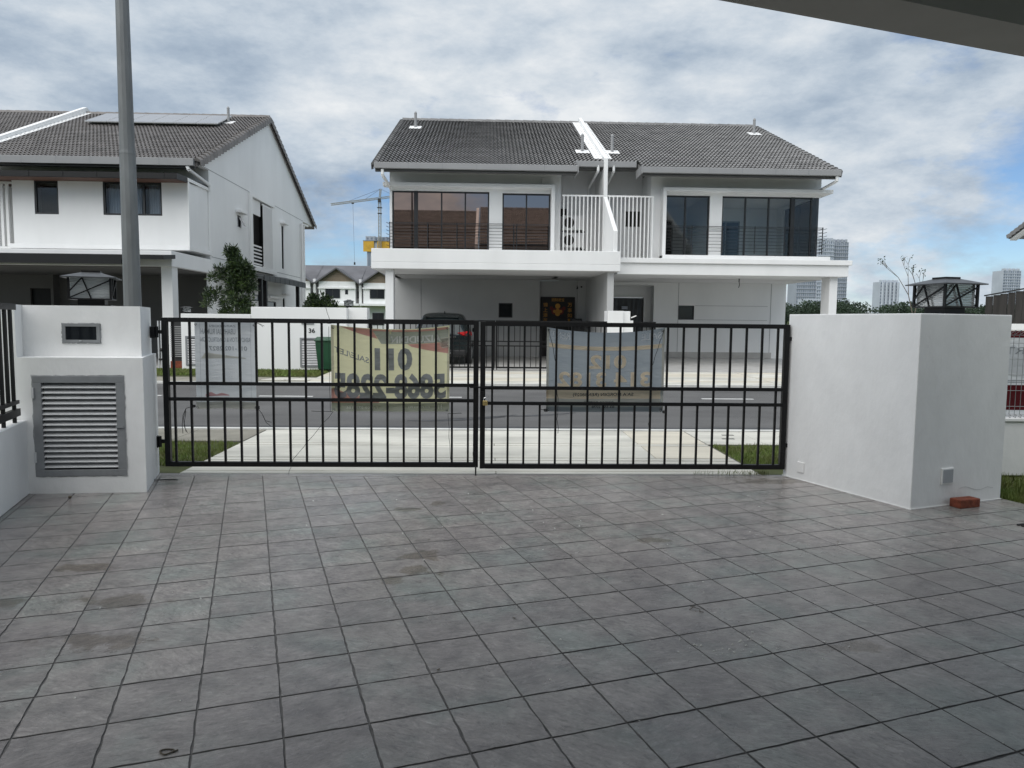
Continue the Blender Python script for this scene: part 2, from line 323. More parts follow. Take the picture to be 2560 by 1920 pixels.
def weld(o):
    bm = bmesh.new(); bm.from_mesh(o.data); bmesh.ops.remove_doubles(bm, verts=bm.verts, dist=.0005); bmesh.ops.recalc_face_normals(bm, faces=bm.faces); bm.to_mesh(o.data); bm.free(); return o
def text_polys(body, bold=0.0, font_spacing=1.0):
    cu = bpy.data.curves.new('t', 'FONT'); cu.body = body; cu.offset = bold; cu.space_character = font_spacing; cu.resolution_u = 3
    o = bpy.data.objects.new('t', cu); me = bpy.data.meshes.new_from_object(o)
    v = [(p.co.x, p.co.y) for p in me.vertices]; f = [tuple(p.vertices) for p in me.polygons]
    bpy.data.objects.remove(o); bpy.data.curves.remove(cu); bpy.data.meshes.remove(me)
    return v, f
# ================================================================== SETTING
mb = MB(); mb.add([(-3000, -300, -.09), (3000, -300, -.09), (3000, 4000, -.09), (-3000, 4000, -.09)], [(0, 1, 2, 3)]); struct('ground', mb, groundm)
mb = MB(); mb.add([(-400, 10.22, 0), (400, 10.22, 0), (400, 17.2, 0), (-400, 17.2, 0)], [(0, 1, 2, 3)]); road = struct('road', mb, asph)
for k in range(-6, 8):                                   # centre-line dashes, 4 mm above the asphalt
    x1 = -3.42+2.93*k; z = .004
    m_ = MB(); n = 8; vs = []
    for i in range(n+1):
        x = x1-1.05+1.05*i/n; vs += [(x, 14.43+random.uniform(-.006, .006), z), (x, 14.545+random.uniform(-.006, .006), z)]
    m_.add(vs, [(2*i, 2*i+2, 2*i+3, 2*i+1) for i in range(n)]); m_.build('lane_dash', paintm, road)
# dark seal strip and tyre marks on the asphalt are wear with their own shape
sealm = M('asphalt_seal', (.062, .063, .066), .8, var=.3, scale=5, bump=.4, bscale=120)
def ragged(x0, x1, y0, y1, z, n, j):
    vs = []
    for i in range(n+1):
        x = x0+(x1-x0)*i/n; vs += [(x, y0, z), (x, y1+random.uniform(-j, j), z)]
    return vs, [(2*i, 2*i+2, 2*i+3, 2*i+1) for i in range(n)]
m_ = MB(); m_.add(*ragged(-30, 30, 10.225, 10.42, .004, 160, .05)); m_.build('seal_strip', sealm, road)
for x0, y0, L_ in ((-1.2, 11.0, 1.5), (-.6, 11.3, 1.1), (.2, 11.6, 1.3)):
    m_ = MB(); vs = []
    for i in range(9):
        u = i/8; wd = .07*sin(pi*u)+.01; x = x0+L_*u; y = y0+.5*u*u
        vs += [(x, y-wd, .004), (x, y+wd+random.uniform(0, .03), .004)]
    m_.add(vs, [(2*i, 2*i+2, 2*i+3, 2*i+1) for i in range(8)]); m_.build('tyre_mark', sealm, road)
# near kerb, apron slabs (each slab its own piece with open joints), pavement
apron = struct('driveway_apron', MB().box(-3.0, 2.8, 7.155, 10.07, -.08, -.02), grout)
def slab(parent, poly, z0, z1, mat, name='slab', inset=.008):
    cx = sum(p[0] for p in poly)/len(poly); cy = sum(p[1] for p in poly)/len(poly)
    m_ = MB(); m_.prism(poly, z0, z1); o = m_.build(name, mat, parent, bevel=.006); return o
for y0, y1, t in ((7.162, 7.28, 0), (7.305, 7.85, 1), (7.885, 8.01, 0), (8.045, 8.82, 2), (8.86, 8.97, 0), (9.01, 10.05, 2)):
    xs = [-3.0, .1, 2.76] if t == 0 else ([-3.0, 1.9, 2.76] if t == 2 else [-3.0, 2.76])
    for a, b in zip(xs, xs[1:]):
        slab(apron, [(a+.004, y0), (b-.004, y0), (b-.004, y1), (a+.004, y1)], -.03, .0, conc_w if (t == 2 and a > 1) else conc)
kn = struct('near_kerb', MB().box(-60, 60, 10.08, 10.2, -.08, -.006), grout)
me = MB().box(0, .896, 0, .12, -.05, 0).mesh('kerb_stone', kerbm)
for i in range(-14, 15): inst('kerb_stone', me, kn, (i*.9, 10.075, .012))
pvl = struct('pavement_left', MB().box(-60, -3.012, 9.12, 10.07, -.08, -.012), grout)
for i in range(14): slab(pvl, [(-3.02-i*.9-.892, 9.13), (-3.02-i*.9, 9.13), (-3.02-i*.9, 10.06), (-3.02-i*.9-.892, 10.06)], -.03, -.002, concb)
pvr = struct('pavement_right', MB().box(2.772, 60, 9.0, 10.07, -.08, -.012), grout)
for i in range(14):
    x = 2.78+i*.75; slab(pvr, [(x, 9.01), (x+.742, 9.01), (x+.742, 10.06), (x, 10.06)], -.03, -.002, conc)
for x, y in ((3.2, 9.72), (3.95, 9.62), (3.1, 9.4)):
    MB().box(x, x+.16, y, y+.05, -.03, .001).build('drain_slot', rubber, pvr)
# far side: kerb, verge, shared pale drive rising to the opposite lots
kf = struct('far_kerb', MB().box(-60, 60, 17.2, 17.34, -.08, .0), grout)
me = MB().box(0, .896, 0, .15, -.05, .05).mesh('kerb_stone', kerbm)
for i in range(-16, 20): inst('kerb_stone', me, kf, (i*.9, 17.195, 0))
drv = struct('far_driveway', MB().add([(-4.3, 17.345, -.01), (30, 17.345, -.01), (30, 21.0, .09), (-4.3, 21.0, .09)], [(0, 1, 2, 3)]), grout)
zf = lambda y: .03+(y-17.34)/3.66*.077 if y < 21 else .107+(y-21)/7*.093
ys = [17.36, 17.75, 18.1, 18.5, 18.9, 19.45, 20.0, 20.5, 20.98]
for j, (a, b) in enumerate(zip(ys, ys[1:])):
    xs = [-4.3, -1.2, 1.9, 4.1, 7.2, 10.4, 14, 20, 28]
    for i, (c, d) in enumerate(zip(xs, xs[1:])):
        m_ = MB(); g_ = .012
        m_.add([(c+g_, a+g_, zf(a)), (d-g_, a+g_, zf(a)), (d-g_, b-g_, zf(b)), (c+g_, b-g_, zf(b)), (c+g_, a+g_, zf(a)-.05), (d-g_, a+g_, zf(a)-.05), (d-g_, b-g_, zf(b)-.05), (c+g_, b-g_, zf(b)-.05)],
               [(0, 1, 2, 3), (4, 7, 6, 5), (0, 4, 5, 1), (1, 5, 6, 2), (2, 6, 7, 3), (3, 7, 4, 0)])
        m_.build('slab', conc if (i*3+j*5) % 7 < 4 else conc_w, drv)
pvf = struct('far_pavement', MB().box(-60, -4.3, 17.35, 18.9, -.08, .03), concb)
verge_f = struct('far_verge', MB().add([(-60, 18.9, .03), (-4.31, 18.9, .03), (-4.31, 21.3, .1), (-60, 21.3, .1)], [(0, 1, 2, 3)]), soil)
for i, x in enumerate((-5.5, -4.9)): slab(pvf, [(x, 18.0), (x+.55, 18.0), (x+.75, 18.7), (x+.2, 18.7)], .02, .045, conc, 'drain_cover')
lotf = struct('far_carport_floor', MB().add([(-3.6, 21, .107), (16, 21, .107), (16, 28.3, .2), (-3.6, 28.3, .2)], [(0, 1, 2, 3)]), garage_floor)
lotl = struct('left_lot_floor', MB().add([(-40, 21.2, .1), (-3.62, 21.2, .1), (-3.62, 45, .1), (-40, 45, .1)], [(0, 1, 2, 3)]), garage_floor)
for nm, x0, x1, y0, y1 in (('near_verge_left', -60, -3.02, 7.3, 9.11), ('near_verge_right', 2.79, 60, 7.3, 8.99)):
    struct(nm, MB().add([(x0, y0, -.03), (x1, y0, -.03), (x1, y1, -.02), (x0, y1, -.02)], [(0, 1, 2, 3)]), soil)
struct('yard_soil', MB().add([(4.5, 2.0, -.02), (12, 2.0, -.02), (12, 7.2, -.02), (4.5, 7.2, -.02)], [(0, 1, 2, 3)]), soil)
def grass(name, label, pts_fn, n, h, wd):
    m_ = MB(); rnd = random.Random(hash(name) % 1000 if False else len(name)*13)
    V = []; F = []
    for i in range(n):
        x, y, z = pts_fn(rnd)
        a = rnd.uniform(0, 2*pi); hh = h*rnd.uniform(.5, 1.25); lx, ly = rnd.gauss(0, .35)*hh, rnd.gauss(0, .35)*hh; k = len(V)
        dx, dy = cos(a)*wd, sin(a)*wd
        V += [(x-dx, y-dy, z), (x+dx, y+dy, z), (x+lx, y+ly, z+hh)]; F.append((k, k+1, k+2))
    m_.v = V; m_.f = F; o = m_.build(name, grassm, fix=False); return tag(o, label, 'grass', kind='stuff')
def ragedge(y, s): return y+noise.noise(Vector((s*3.1, y, 0)))*.07
grass('lawn_grass_left', 'short green grass left of the pale driveway apron', lambda r: (lambda x: (x, r.uniform(7.62, ragedge(9.08, x)), -.025))(r.uniform(-7, -3.05+.03*r.random())), 17000, .05, .004)
grass('lawn_grass_right', 'short green grass right of the pale driveway apron behind the gate', lambda r: (lambda x: (x, r.uniform(7.55, ragedge(8.96, x)), -.025))(r.uniform(2.82, 6)), 15000, .05, .004)
grass('lawn_grass_yard', 'green grass in the corner beside the right gate pier', lambda r: (lambda y: (4.58+(6.1-y)*.32+r.random()*2.2*r.random(), y, -.02))(r.uniform(4.5, 7.12)), 12000, .07, .004)
grass('lawn_grass_far', 'strip of grass in front of the white wall across the road', lambda r: (r.uniform(-14, -4.35), r.uniform(ragedge(18.95, r.random()), 20.96), .06), 22000, .07, .010)
def weedpt(r):
    a = r.uniform(0, 1)**2; return (2.8-a*.75+r.gauss(0, .03), 7.18+r.gauss(0, .03), 0)
grass('weeds', 'thin weeds in the joint under the right gate leaf', weedpt, 130, .05, .003)

# ------------------------------------------------------------------ paving of our driveway
E1 = Vector((cos(GA), sin(GA))); E2 = Vector((-sin(GA), cos(GA)))
region = [(-3.86, 6.30), (-3.16, 7.02), (3.3, 7.02), (4.50, 6.20), (6.0, 1.6), (4.0, -1.0), (-2.2, -1.0)]
region = [(-4.06, 6.25), (-3.30, 7.02), (2.98, 7.02), (4.52, 6.20), (5.95, 1.6), (4.4, -1.2), (-1.95, -1.2)]
def clip(poly, reg):
    n = len(reg); ar = sum(reg[i][0]*reg[(i+1) % n][1]-reg[(i+1) % n][0]*reg[i][1] for i in range(n)); sg = 1 if ar > 0 else -1
    for i in range(n):
        ax, ay = reg[i]; bx, by = reg[(i+1) % n]; ins = lambda p: sg*((bx-ax)*(p[1]-ay)-(by-ay)*(p[0]-ax)); o = []
        for j in range(len(poly)):
            p, q = poly[j], poly[(j+1) % len(poly)]; a, b = ins(p), ins(q)
            if a >= 0: o.append(p)
            if (a > 0 > b) or (a < 0 < b): t = a/(a-b); o.append((p[0]+(q[0]-p[0])*t, p[1]+(q[1]-p[1])*t))
        poly = o
        if len(poly) < 3: return []
    return poly
def tile_mesh(seed):
    r = random.Random(seed); h = TS/2; hx, hy = h-.0025, h-.0038; n = 7; ring = []
    for k in range(4):
        a = [(-hx, -hy), (hx, -hy), (hx, hy), (-hx, hy)][k]; b = [(hx, -hy), (hx, hy), (-hx, hy), (-hx, -hy)][k]
        for i in range(n):
            u = i/n; j = r.uniform(-.0030, .0022) if i else 0
            x = a[0]+(b[0]-a[0])*u; y = a[1]+(b[1]-a[1])*u
            if k % 2 == 0: y += j
            else: x += j
            ring.append((x, y))
    m_ = MB(); N_ = len(ring); s1 = 1-.002/h
    vs = [(x, y, -.02) for x, y in ring]+[(x, y, -.0018) for x, y in ring]+[(x*s1, y*s1, 0) for x, y in ring]
    fs = [(i, (i+1) % N_, N_+(i+1) % N_, N_+i) for i in range(N_)]+[(N_+i, N_+(i+1) % N_, 2*N_+(i+1) % N_, 2*N_+i) for i in range(N_)]+[tuple(range(2*N_, 3*N_))]
    me = m_.add(vs, fs).mesh('tile', pavem); me.materials.append(grout); me.polygons.foreach_set('material_index', [1]*N_+[1]*N_+[0]); return me
tmeshes = [tile_mesh(i) for i in range(7)]
pav = struct('driveway_paving', MB().prism(region, -.08, -.0040), grout)
border = MB().box(-3.19, 2.97, 7.03, 7.15, -.03, 0).build('border_strip', pavem, pav, bevel=.004)
cells = []
for i in range(-24, 30):
    for j in range(-24, 32):
        c = Vector((GX, GY))+E1*((i+.5)*TS)+E2*((j+.5)*TS); h = TS/2
        poly = [tuple(c+E1*a*h+E2*b*h) for a, b in ((-1, -1), (1, -1), (1, 1), (-1, 1))]
        cp = clip(poly, region)
        if not cp: continue
        ar = abs(sum(cp[k][0]*cp[(k+1) % len(cp)][1]-cp[(k+1) % len(cp)][0]*cp[k][1] for k in range(len(cp))))/2
        if ar < .004: continue
        d = Vector((c.x, c.y, 0))-Vector((0, 0, CAM_H)); dep = d.dot(_F)
        vis = dep > .3 and abs(d.dot(_R)/dep) < .78 and abs(d.dot(_U)/dep) < .62
        cells.append((0 if vis else 1, dep, c, cp, ar > TS*TS*.999, i, j))
cells.sort(key=lambda c: (c[0], c[1]))
rest = MB(); rmi = []; ntile = 0; rr = random.Random(5)
for v, dep, c, cp, full, i, j in cells:
    if v == 0 and full and ntile < 296:
        inst('tile', tmeshes[(i*3+j*5) % 7], pav, (c.x, c.y, rr.uniform(-.0006, .0006)), (rr.gauss(0, .0012), rr.gauss(0, .0012), GA+pi*rr.randrange(2))); ntile += 1
    else:
        cen = Vector((sum(p[0] for p in cp)/len(cp), sum(p[1] for p in cp)/len(cp))); n = len(cp)
        shr = lambda p, e: tuple(cen+E1*((Vector(p)-cen).dot(E1)*(1-(.0028+e)/(TS/2)))+E2*((Vector(p)-cen).dot(E2)*(1-(.0042+e)/(TS/2)))); sh = [shr(p, 0) for p in cp]; s2 = [shr(p, .002) for p in cp]; rmi += [1]*(2*n)+[0]
        rest.add([(x, y, -.02) for x, y in sh]+[(x, y, -.0025) for x, y in sh]+[(x, y, 0) for x, y in s2],
                 [(k, (k+1) % n, n+(k+1) % n, n+k) for k in range(n)]+[(n+k, n+(k+1) % n, 2*n+(k+1) % n, 2*n+k) for k in range(n)]+[tuple(range(2*n, 3*n))])
et = tag(rest.build('edge_tiles', pavem, pav), kind='stuff'); et.data.materials.append(grout); et.data.polygons.foreach_set('material_index', rmi)
# drain grating at the right edge of the frame
g_ = thing('floor_grating', 'dark slotted drain grating set in the paving at right', 'grating', (4.3, 5.4, 0))
for k in range(5): MB().obox((4.32+k*.012, 5.40-k*.03, .004), (*E1, 0), (*E2, 0), (0, 0, 1), .3, .008, .006).build('grate_bar', blackm, g_)
# ================================================================== PIERS AND GATE
lamproof = M('lamp_roof_metal', (.07, .072, .075), .4, .2, var=.3, scale=18)
def lamp(name, label, loc, rot, sc, group=None, panes=True):
    t = thing(name, label, 'lamp', loc, group); t.rotation_euler = (0, 0, rot)
    ox, oy, oz = loc
    def B(nm, mbf, mat):
        m_ = MB(); mbf(m_); me = m_.mesh(nm, mat); o = bpy.data.objects.new(nm, me); COL.objects.link(o); o.parent = t; return o
    k = sc; b = .155*k; z0 = .065*k; z1 = .235*k
    B('base', lambda m: m.box(-.15*k, .15*k, -.15*k, .15*k, 0, .012*k).box(-.10*k, .10*k, -.10*k, .10*k, .012*k, .055*k).box(-b-.008*k, b+.008*k, -b-.008*k, b+.008*k, .055*k, z0), blackm)
    for sx in (-1, 1):
        for sy in (-1, 1): B('post', lambda m: m.box(sx*b-.009*k, sx*b+.009*k, sy*b-.009*k, sy*b+.009*k, z0, z1), blackm)
    for q in range(4):
        c, s = cos(q*pi/2), sin(q*pi/2); R_ = lambda x, y, z: (x*c-y*s, x*s+y*c, z)
        def braces(m):
            for p, e in (((-b, z0), (b, z1*.93)), ((-b*.35, z1), (b*.05, z0)), ((-b, z0+.05*k), (-b*.35, z1))):
                m.bar(R_(p[0], -b-.004*k, p[1]), R_(e[0], -b-.004*k, e[1]), .012*k, .010*k)
        B('brace', braces, blackm)
        def pane(m):
            nr = 13; vs = []
            for i in range(2*nr+1):
                z = z0+(z1-z0)*i/(2*nr); y = -b+.010*k+(.007*k if i % 2 else 0); vs += [R_(-b+.01*k, y, z), R_(b-.01*k, y, z)]
            m.add(vs, [(2*i, 2*i+1, 2*i+3, 2*i+2) for i in range(2*nr)])
        B('pane', pane, lampglass)
    e = .205*k; h = .05*k; tp = .07*k
    B('lamp_roof', lambda m: m.add([(-e, -e, z1), (e, -e, z1), (e, e, z1), (-e, e, z1), (-e, -e, z1+.008*k), (e, -e, z1+.008*k), (e, e, z1+.008*k), (-e, e, z1+.008*k), (-tp, -tp, z1+h), (tp, -tp, z1+h), (tp, tp, z1+h), (-tp, tp, z1+h)],
        [(3, 2, 1, 0), (0, 1, 5, 4), (1, 2, 6, 5), (2, 3, 7, 6), (3, 0, 4, 7), (4, 5, 9, 8), (5, 6, 10, 9), (6, 7, 11, 10), (7, 4, 8, 11), (8, 9, 10, 11)]), lamproof)
    B('finial', lambda m: m.box(-tp, tp, -tp, tp, z1+h, z1+h+.014*k), blackm)
    return t
# left pier: lower box with louvred door, stepped-back upper part with meter window
lp = thing('gate_pier', 'white rendered gate pier with louvred meter door and small dark window', 'gate pier', (-3.5, 6.7, 0))
sd_ = Vector((-sin(GA), cos(GA)))
def P2(x, y): return (x, y)
F_L, F_R = (-3.94, 6.27), (-2.935, 6.345); B_R = (-3.20, 7.20); B_L = (-4.24, 7.20)
low = MB()
# lower front face as a wall with an opening for the louvre, then the side and top
def lerp(a, b, t): return (a[0]+(b[0]-a[0])*t, a[1]+(b[1]-a[1])*t)
def pierbox(poly, z0, z1, nm, **k): m_ = MB(); m_.prism(poly, z0, z1); return m_.build(nm, pierw, lp, **k)
dx0, dx1, dz0, dz1 = .115, .845, .15, 1.01      # door opening in fractions of front / height
a0, a1 = lerp(F_L, F_R, dx0), lerp(F_L, F_R, dx1); ins = (-.035, .11)
pierbox([F_L, F_R, (F_R[0]+ins[0], F_R[1]+ins[1]), (F_L[0]+ins[0], F_L[1]+ins[1])], 0, dz0, 'pier_plinth')
pierbox([F_L, F_R, (F_R[0]+ins[0], F_R[1]+ins[1]), (F_L[0]+ins[0], F_L[1]+ins[1])], dz1, 1.165, 'pier_lintel')
pierbox([F_L, a0, (a0[0]+ins[0], a0[1]+ins[1]), (F_L[0]+ins[0], F_L[1]+ins[1])], dz0, dz1, 'pier_jamb')
pierbox([a1, F_R, (F_R[0]+ins[0], F_R[1]+ins[1]), (a1[0]+ins[0], a1[1]+ins[1])], dz0, dz1, 'pier_jamb')
bi = lambda p: (p[0]+ins[0], p[1]+ins[1])
pierbox([bi(F_L), bi(F_R), B_R, B_L], 0, 1.165, 'pier_core')
# upper part: left cheek flush with the front, recessed panel, thin right cheek
U0 = lerp(F_L, F_R, .0); U1 = lerp(F_L, F_R, .085)
rec = lambda p, d=.21: (p[0]-.30*d, p[1]+.95*d)
UFL, UFR = rec(F_L), rec(lerp(F_L, F_R, .965))
pierbox([UFL, UFR, (B_R[0]-.04, B_R[1]), B_L], 1.165, 1.605, 'pier_upper')
pierbox([F_L, lerp(F_L, F_R, .0001), lerp(UFL, UFR, .0001), UFL], 1.165, 1.605, 'pier_edge') if False else None
ck0, ck1 = F_L, lerp(F_L, F_R, .06)
pierbox([(-4.26, 6.245), F_L, UFL, (-4.33, 6.45)], .0, 1.607, 'pier_cheek')
# meter window in the recessed face
wx0, wx1 = lerp(UFL, UFR, .335), lerp(UFL, UFR, .655); fd = Vector((UFR[0]-UFL[0], UFR[1]-UFL[1])).normalized(); fn = Vector((fd.y, -fd.x))
def onface(p0, p1, z0, z1, d0, d1, nm, mat, par, **k):
    q = [(p0[0]+fn.x*d0, p0[1]+fn.y*d0), (p1[0]+fn.x*d0, p1[1]+fn.y*d0), (p1[0]+fn.x*d1, p1[1]+fn.y*d1), (p0[0]+fn.x*d1, p0[1]+fn.y*d1)]
    m_ = MB(); m_.prism(q, z0, z1); return m_.build(nm, mat, par, **k)
mw = onface(lerp(wx0, wx1, .0), lerp(wx0, wx1, 1), 1.425, 1.45, 0, .014, 'meter_window', alumdk, lp)
onface(wx0, wx1, 1.285, 1.31, 0, .014, 'frame_rail', alumdk, mw); onface(wx0, lerp(wx0, wx1, .09), 1.31, 1.425, 0, .0135, 'frame_stile', alumdk, mw); onface(lerp(wx0, wx1, .91), wx1, 1.31, 1.425, 0, .0135, 'frame_stile', alumdk, mw)
onface(lerp(wx0, wx1, .09), lerp(wx0, wx1, .91), 1.31, 1.425, 0, .004, 'pane', darkg, mw)
onface(lerp(wx0, wx1, .46), lerp(wx0, wx1, .52), 1.298, 1.304, .0145, .024, 'latch', alum, mw)
mortar = M('mortar_smear', (.36, .37, .375), .9, var=.3, scale=30)
def smear(p0, p1, z0, z1, nm, par, d=.003):
    m_ = MB(); pts = []; n = 22
    for (a, za), (b, zb) in (((p0, z0), (p1, z0)), ((p1, z0), (p1, z1)), ((p1, z1), (p0, z1)), ((p0, z1), (p0, z0))):
        for i in range(n):
            u = i/n; p = lerp(a, b, u); pts.append((p[0], p[1], za+(zb-za)*u))
    cx, cy, cz = (p0[0]+p1[0])/2, (p0[1]+p1[1])/2, (z0+z1)/2; vs = []
    for p in pts:
        k_ = random.uniform(.002, .011); vx, vz = (p[0]-cx), (p[2]-cz); L_ = max(abs(vx)/(abs(p1[0]-p0[0])/2), abs(vz)/((z1-z0)/2))
        vs += [(p[0]+fn.x*d, p[1]+fn.y*d, p[2]), (p[0]+fn.x*d+(k_ if vx > 0 else -k_), p[1]+fn.y*d, p[2]+(k_ if vz > 0 else -k_)*.8)]
    N_ = len(pts); m_.add(vs, [(2*i, 2*i+1, (2*i+3) % (2*N_), (2*i+2) % (2*N_)) for i in range(N_)]); return m_.build(nm, mortar, par, fix=False)
smear(wx0, wx1, 1.285, 1.45, 'mortar_edge', lp)
# louvred door in the lower box
fd = Vector((F_R[0]-F_L[0], F_R[1]-F_L[1])).normalized(); fn = Vector((fd.y, -fd.x))
ld = onface(lerp(a0, a1, 0), lerp(a0, a1, 1), .95, dz1, -.03, .006, 'louvre_door', alumdk, lp, bevel=.003)
onface(a0, a1, dz0, .205, -.03, .006, 'frame_rail', alumdk, ld, bevel=.003); onface(a0, lerp(a0, a1, .095), .205, .95, -.03, .0055, 'frame_stile', alumdk, ld, bevel=.003); onface(lerp(a0, a1, .905), a1, .205, .95, -.03, .0055, 'frame_stile', alumdk, ld, bevel=.003)
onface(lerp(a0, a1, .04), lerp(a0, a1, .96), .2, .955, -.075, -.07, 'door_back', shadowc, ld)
l0, l1 = lerp(a0, a1, .095), lerp(a0, a1, .905)
for i in range(16):
    z = .222+i*.0455; m_ = MB(); d0, d1 = -.045, .002; th = .004
    q = [(p[0]+fn.x*d, p[1]+fn.y*d, zz) for p, d, zz in ((l0, d1, z), (l1, d1, z), (l1, d0, z+.034), (l0, d0, z+.034), (l0, d1, z+.005), (l1, d1, z+.005), (l1, d0, z+.039), (l0, d0, z+.039))]
    m_.add(q, [(0, 3, 2, 1), (4, 5, 6, 7), (0, 1, 5, 4), (1, 2, 6, 5), (2, 3, 7, 6), (3, 0, 4, 7)]); m_.build('louvre_slat', alum, ld)
smear(a0, a1, dz0, dz1, 'mortar_edge', lp)
for z in (.27, .82): onface(lerp(a0, a1, -.006), lerp(a0, a1, .018), z, z+.09, .006, .016, 'hinge', alum, ld)
onface(lerp(a0, a1, .90), lerp(a0, a1, .985), .565, .582, .006, .016, 'latch', alumdk, ld)
lamp('pier_lamp', 'square lantern with ribbed glass on top of the louvred left gate pier', (-3.585, 6.83, 1.606), radians(20), 1.06, 'gate pier lanterns')
onface((-2.955+.0, 6.42), (-3.0+.0, 6.58), .30, .36, 0, 0.004, 'socket', plastic, lp) if False else None
# left boundary wall and its fence
wd = Vector((.305, -.952)); w0 = Vector((-3.885, 6.275))
lw = thing('boundary_wall', 'low white boundary wall under a black fence at the left edge', 'wall', (-3.6, 5.2, 0))
q = [tuple(w0), tuple(w0+wd*7.5), tuple(w0+wd*7.5+Vector((-.15, -.05))), tuple(w0+Vector((-.15, -.05)))]
m_ = MB(); m_.prism(q, 0, .635); m_.build('wall', pierw, lw, bevel=.008)
fe = thing('fence_panel', 'black steel bar fence on the low wall at the left edge', 'fence', (-3.7, 5.4, .6))
f0 = w0+Vector((-.012, -.085))
def fp(s, z): p = f0+wd*s; return (p.x, p.y, z)
MB().bar(fp(0, 1.585), fp(3, 1.585), .04, .05).build('rail', blackm, fe); MB().bar(fp(0, .80), fp(3, .80), .03, .03).build('rail', blackm, fe); MB().bar(fp(0, .715), fp(3, .715), .04, .06).build('rail', blackm, fe)
for i in range(20):
    s_ = .10+i*.145; MB().bar(fp(s_, .81 if i % 2 else .60), fp(s_, 1.57), .022).build('bar', blackm, fe)
# right pier
rp = thing('gate_pier', 'plain white rendered gate pier beside the red brick', 'gate pier', (3.7, 6.4, 0))
rq = [(3.48, 5.78), (4.50, 6.15), (4.02, 7.50), (2.97, 7.13)]
m_ = MB(); m_.prism(rq, 0, 1.603); m_.build('pier_body', pierw, rp, bevel=.006)
ceni = Vector((sum(p[0] for p in rq)/4, sum(p[1] for p in rq)/4)); m_ = MB(); m_.prism([tuple(ceni+(Vector(p)-ceni)*1.009) for p in rq], -.004, .007); m_.build('paint_edge', whitebar, rp)
crk = M('hairline_crack', (.30, .30, .30), .9, var=0); cpts = []
for i in range(13):
    u = i/12; A_ = lerp(rq[0], rq[1], .52+.38*u); cpts.append((A_[0]+.0008, A_[1]-.0022, .135-.03*u+.012*sin(u*9)+random.uniform(-.003, .003)))
MB().path(cpts, .0011, 4).build('crack', crk, rp)
def facebox(p, q, u0, u1, z0, z1, d0, d1, nm, mat, par, **k):
    d = Vector((q[0]-p[0], q[1]-p[1])); n_ = Vector((d.y, -d.x)).normalized(); A = lerp(p, q, u0); B_ = lerp(p, q, u1)
    m_ = MB(); m_.prism([(A[0]+n_.x*d0, A[1]+n_.y*d0), (B_[0]+n_.x*d0, B_[1]+n_.y*d0), (B_[0]+n_.x*d1, B_[1]+n_.y*d1), (A[0]+n_.x*d1, A[1]+n_.y*d1)], z0, z1); return m_.build(nm, mat, par, **k)
facebox(rq[0], rq[1], .305, .435, .185, .32, 0, .012, 'cover_plate', whitebar, rp, bevel=.003); facebox(rq[0], rq[1], .317, .423, .197, .308, .0122, .015, 'cover_face', plastic, rp)
facebox(rq[3], rq[0], .135, .195, .075, .175, 0, .010, 'cover_plate', whitebar, rp, bevel=.003)
lamp('pier_lamp', 'square lantern with ribbed glass on top of the plain right gate pier', (4.06, 6.40, 1.604), radians(12), 1.10, 'gate pier lanterns')
bk = thing('brick', 'single red clay brick lying against the right gate pier', 'brick', (4.0, 5.88, 0))
m_ = MB(); bx = []
for k in range(2):
    for i in range(9):
        for j in range(5): pass
bb = MB().obox((4.005, 5.885, .036), (*E1, 0), (*E2, 0), (0, 0, 1), .112, .052, .036).build('brick_body', brickm, bk, bevel=.006)
# front wall, mesh fence and cloth of the right neighbour
rw = thing('boundary_wall', 'low white front wall right of the plain gate pier', 'wall', (6, 7.2, 0))
m_ = MB(); m_.box(4.1, 9.5, 7.14, 7.28, 0, .555); m_.build('wall', pierw, rw, bevel=.006); MB().box(4.1, 9.5, 7.12, 7.30, .555, .585).build('coping', white, rw, bevel=.004)
mf = thing('mesh_fence', 'welded wire mesh fence on the low wall at the right edge', 'fence', (6, 7.2, .585))
wv = MB().tube((0, 0, 0), (0, 0, .80), .0028, n=5).mesh('wire', wirem)
for i in range(26): inst('wire', wv, mf, (4.75+i*.055, 7.20, .62))
for z in (.62, .70, .86, 1.02, 1.18, 1.34, 1.42): MB().tube((4.5, 7.196, z), (6.6, 7.196, z), .0028, n=5).build('wire', wirem, mf)
for i in range(26):
    x = 4.75+i*.055; MB().path([(x, 7.2, 1.42), (x+.028, 7.14, 1.47), (x+.055, 7.2, 1.42)], .0028, 5).build('wire_loop', wirem, mf); MB().path([(x, 7.2, .62), (x+.028, 7.14, .59), (x+.055, 7.2, .62)], .0028, 5).build('wire_loop', wirem, mf)
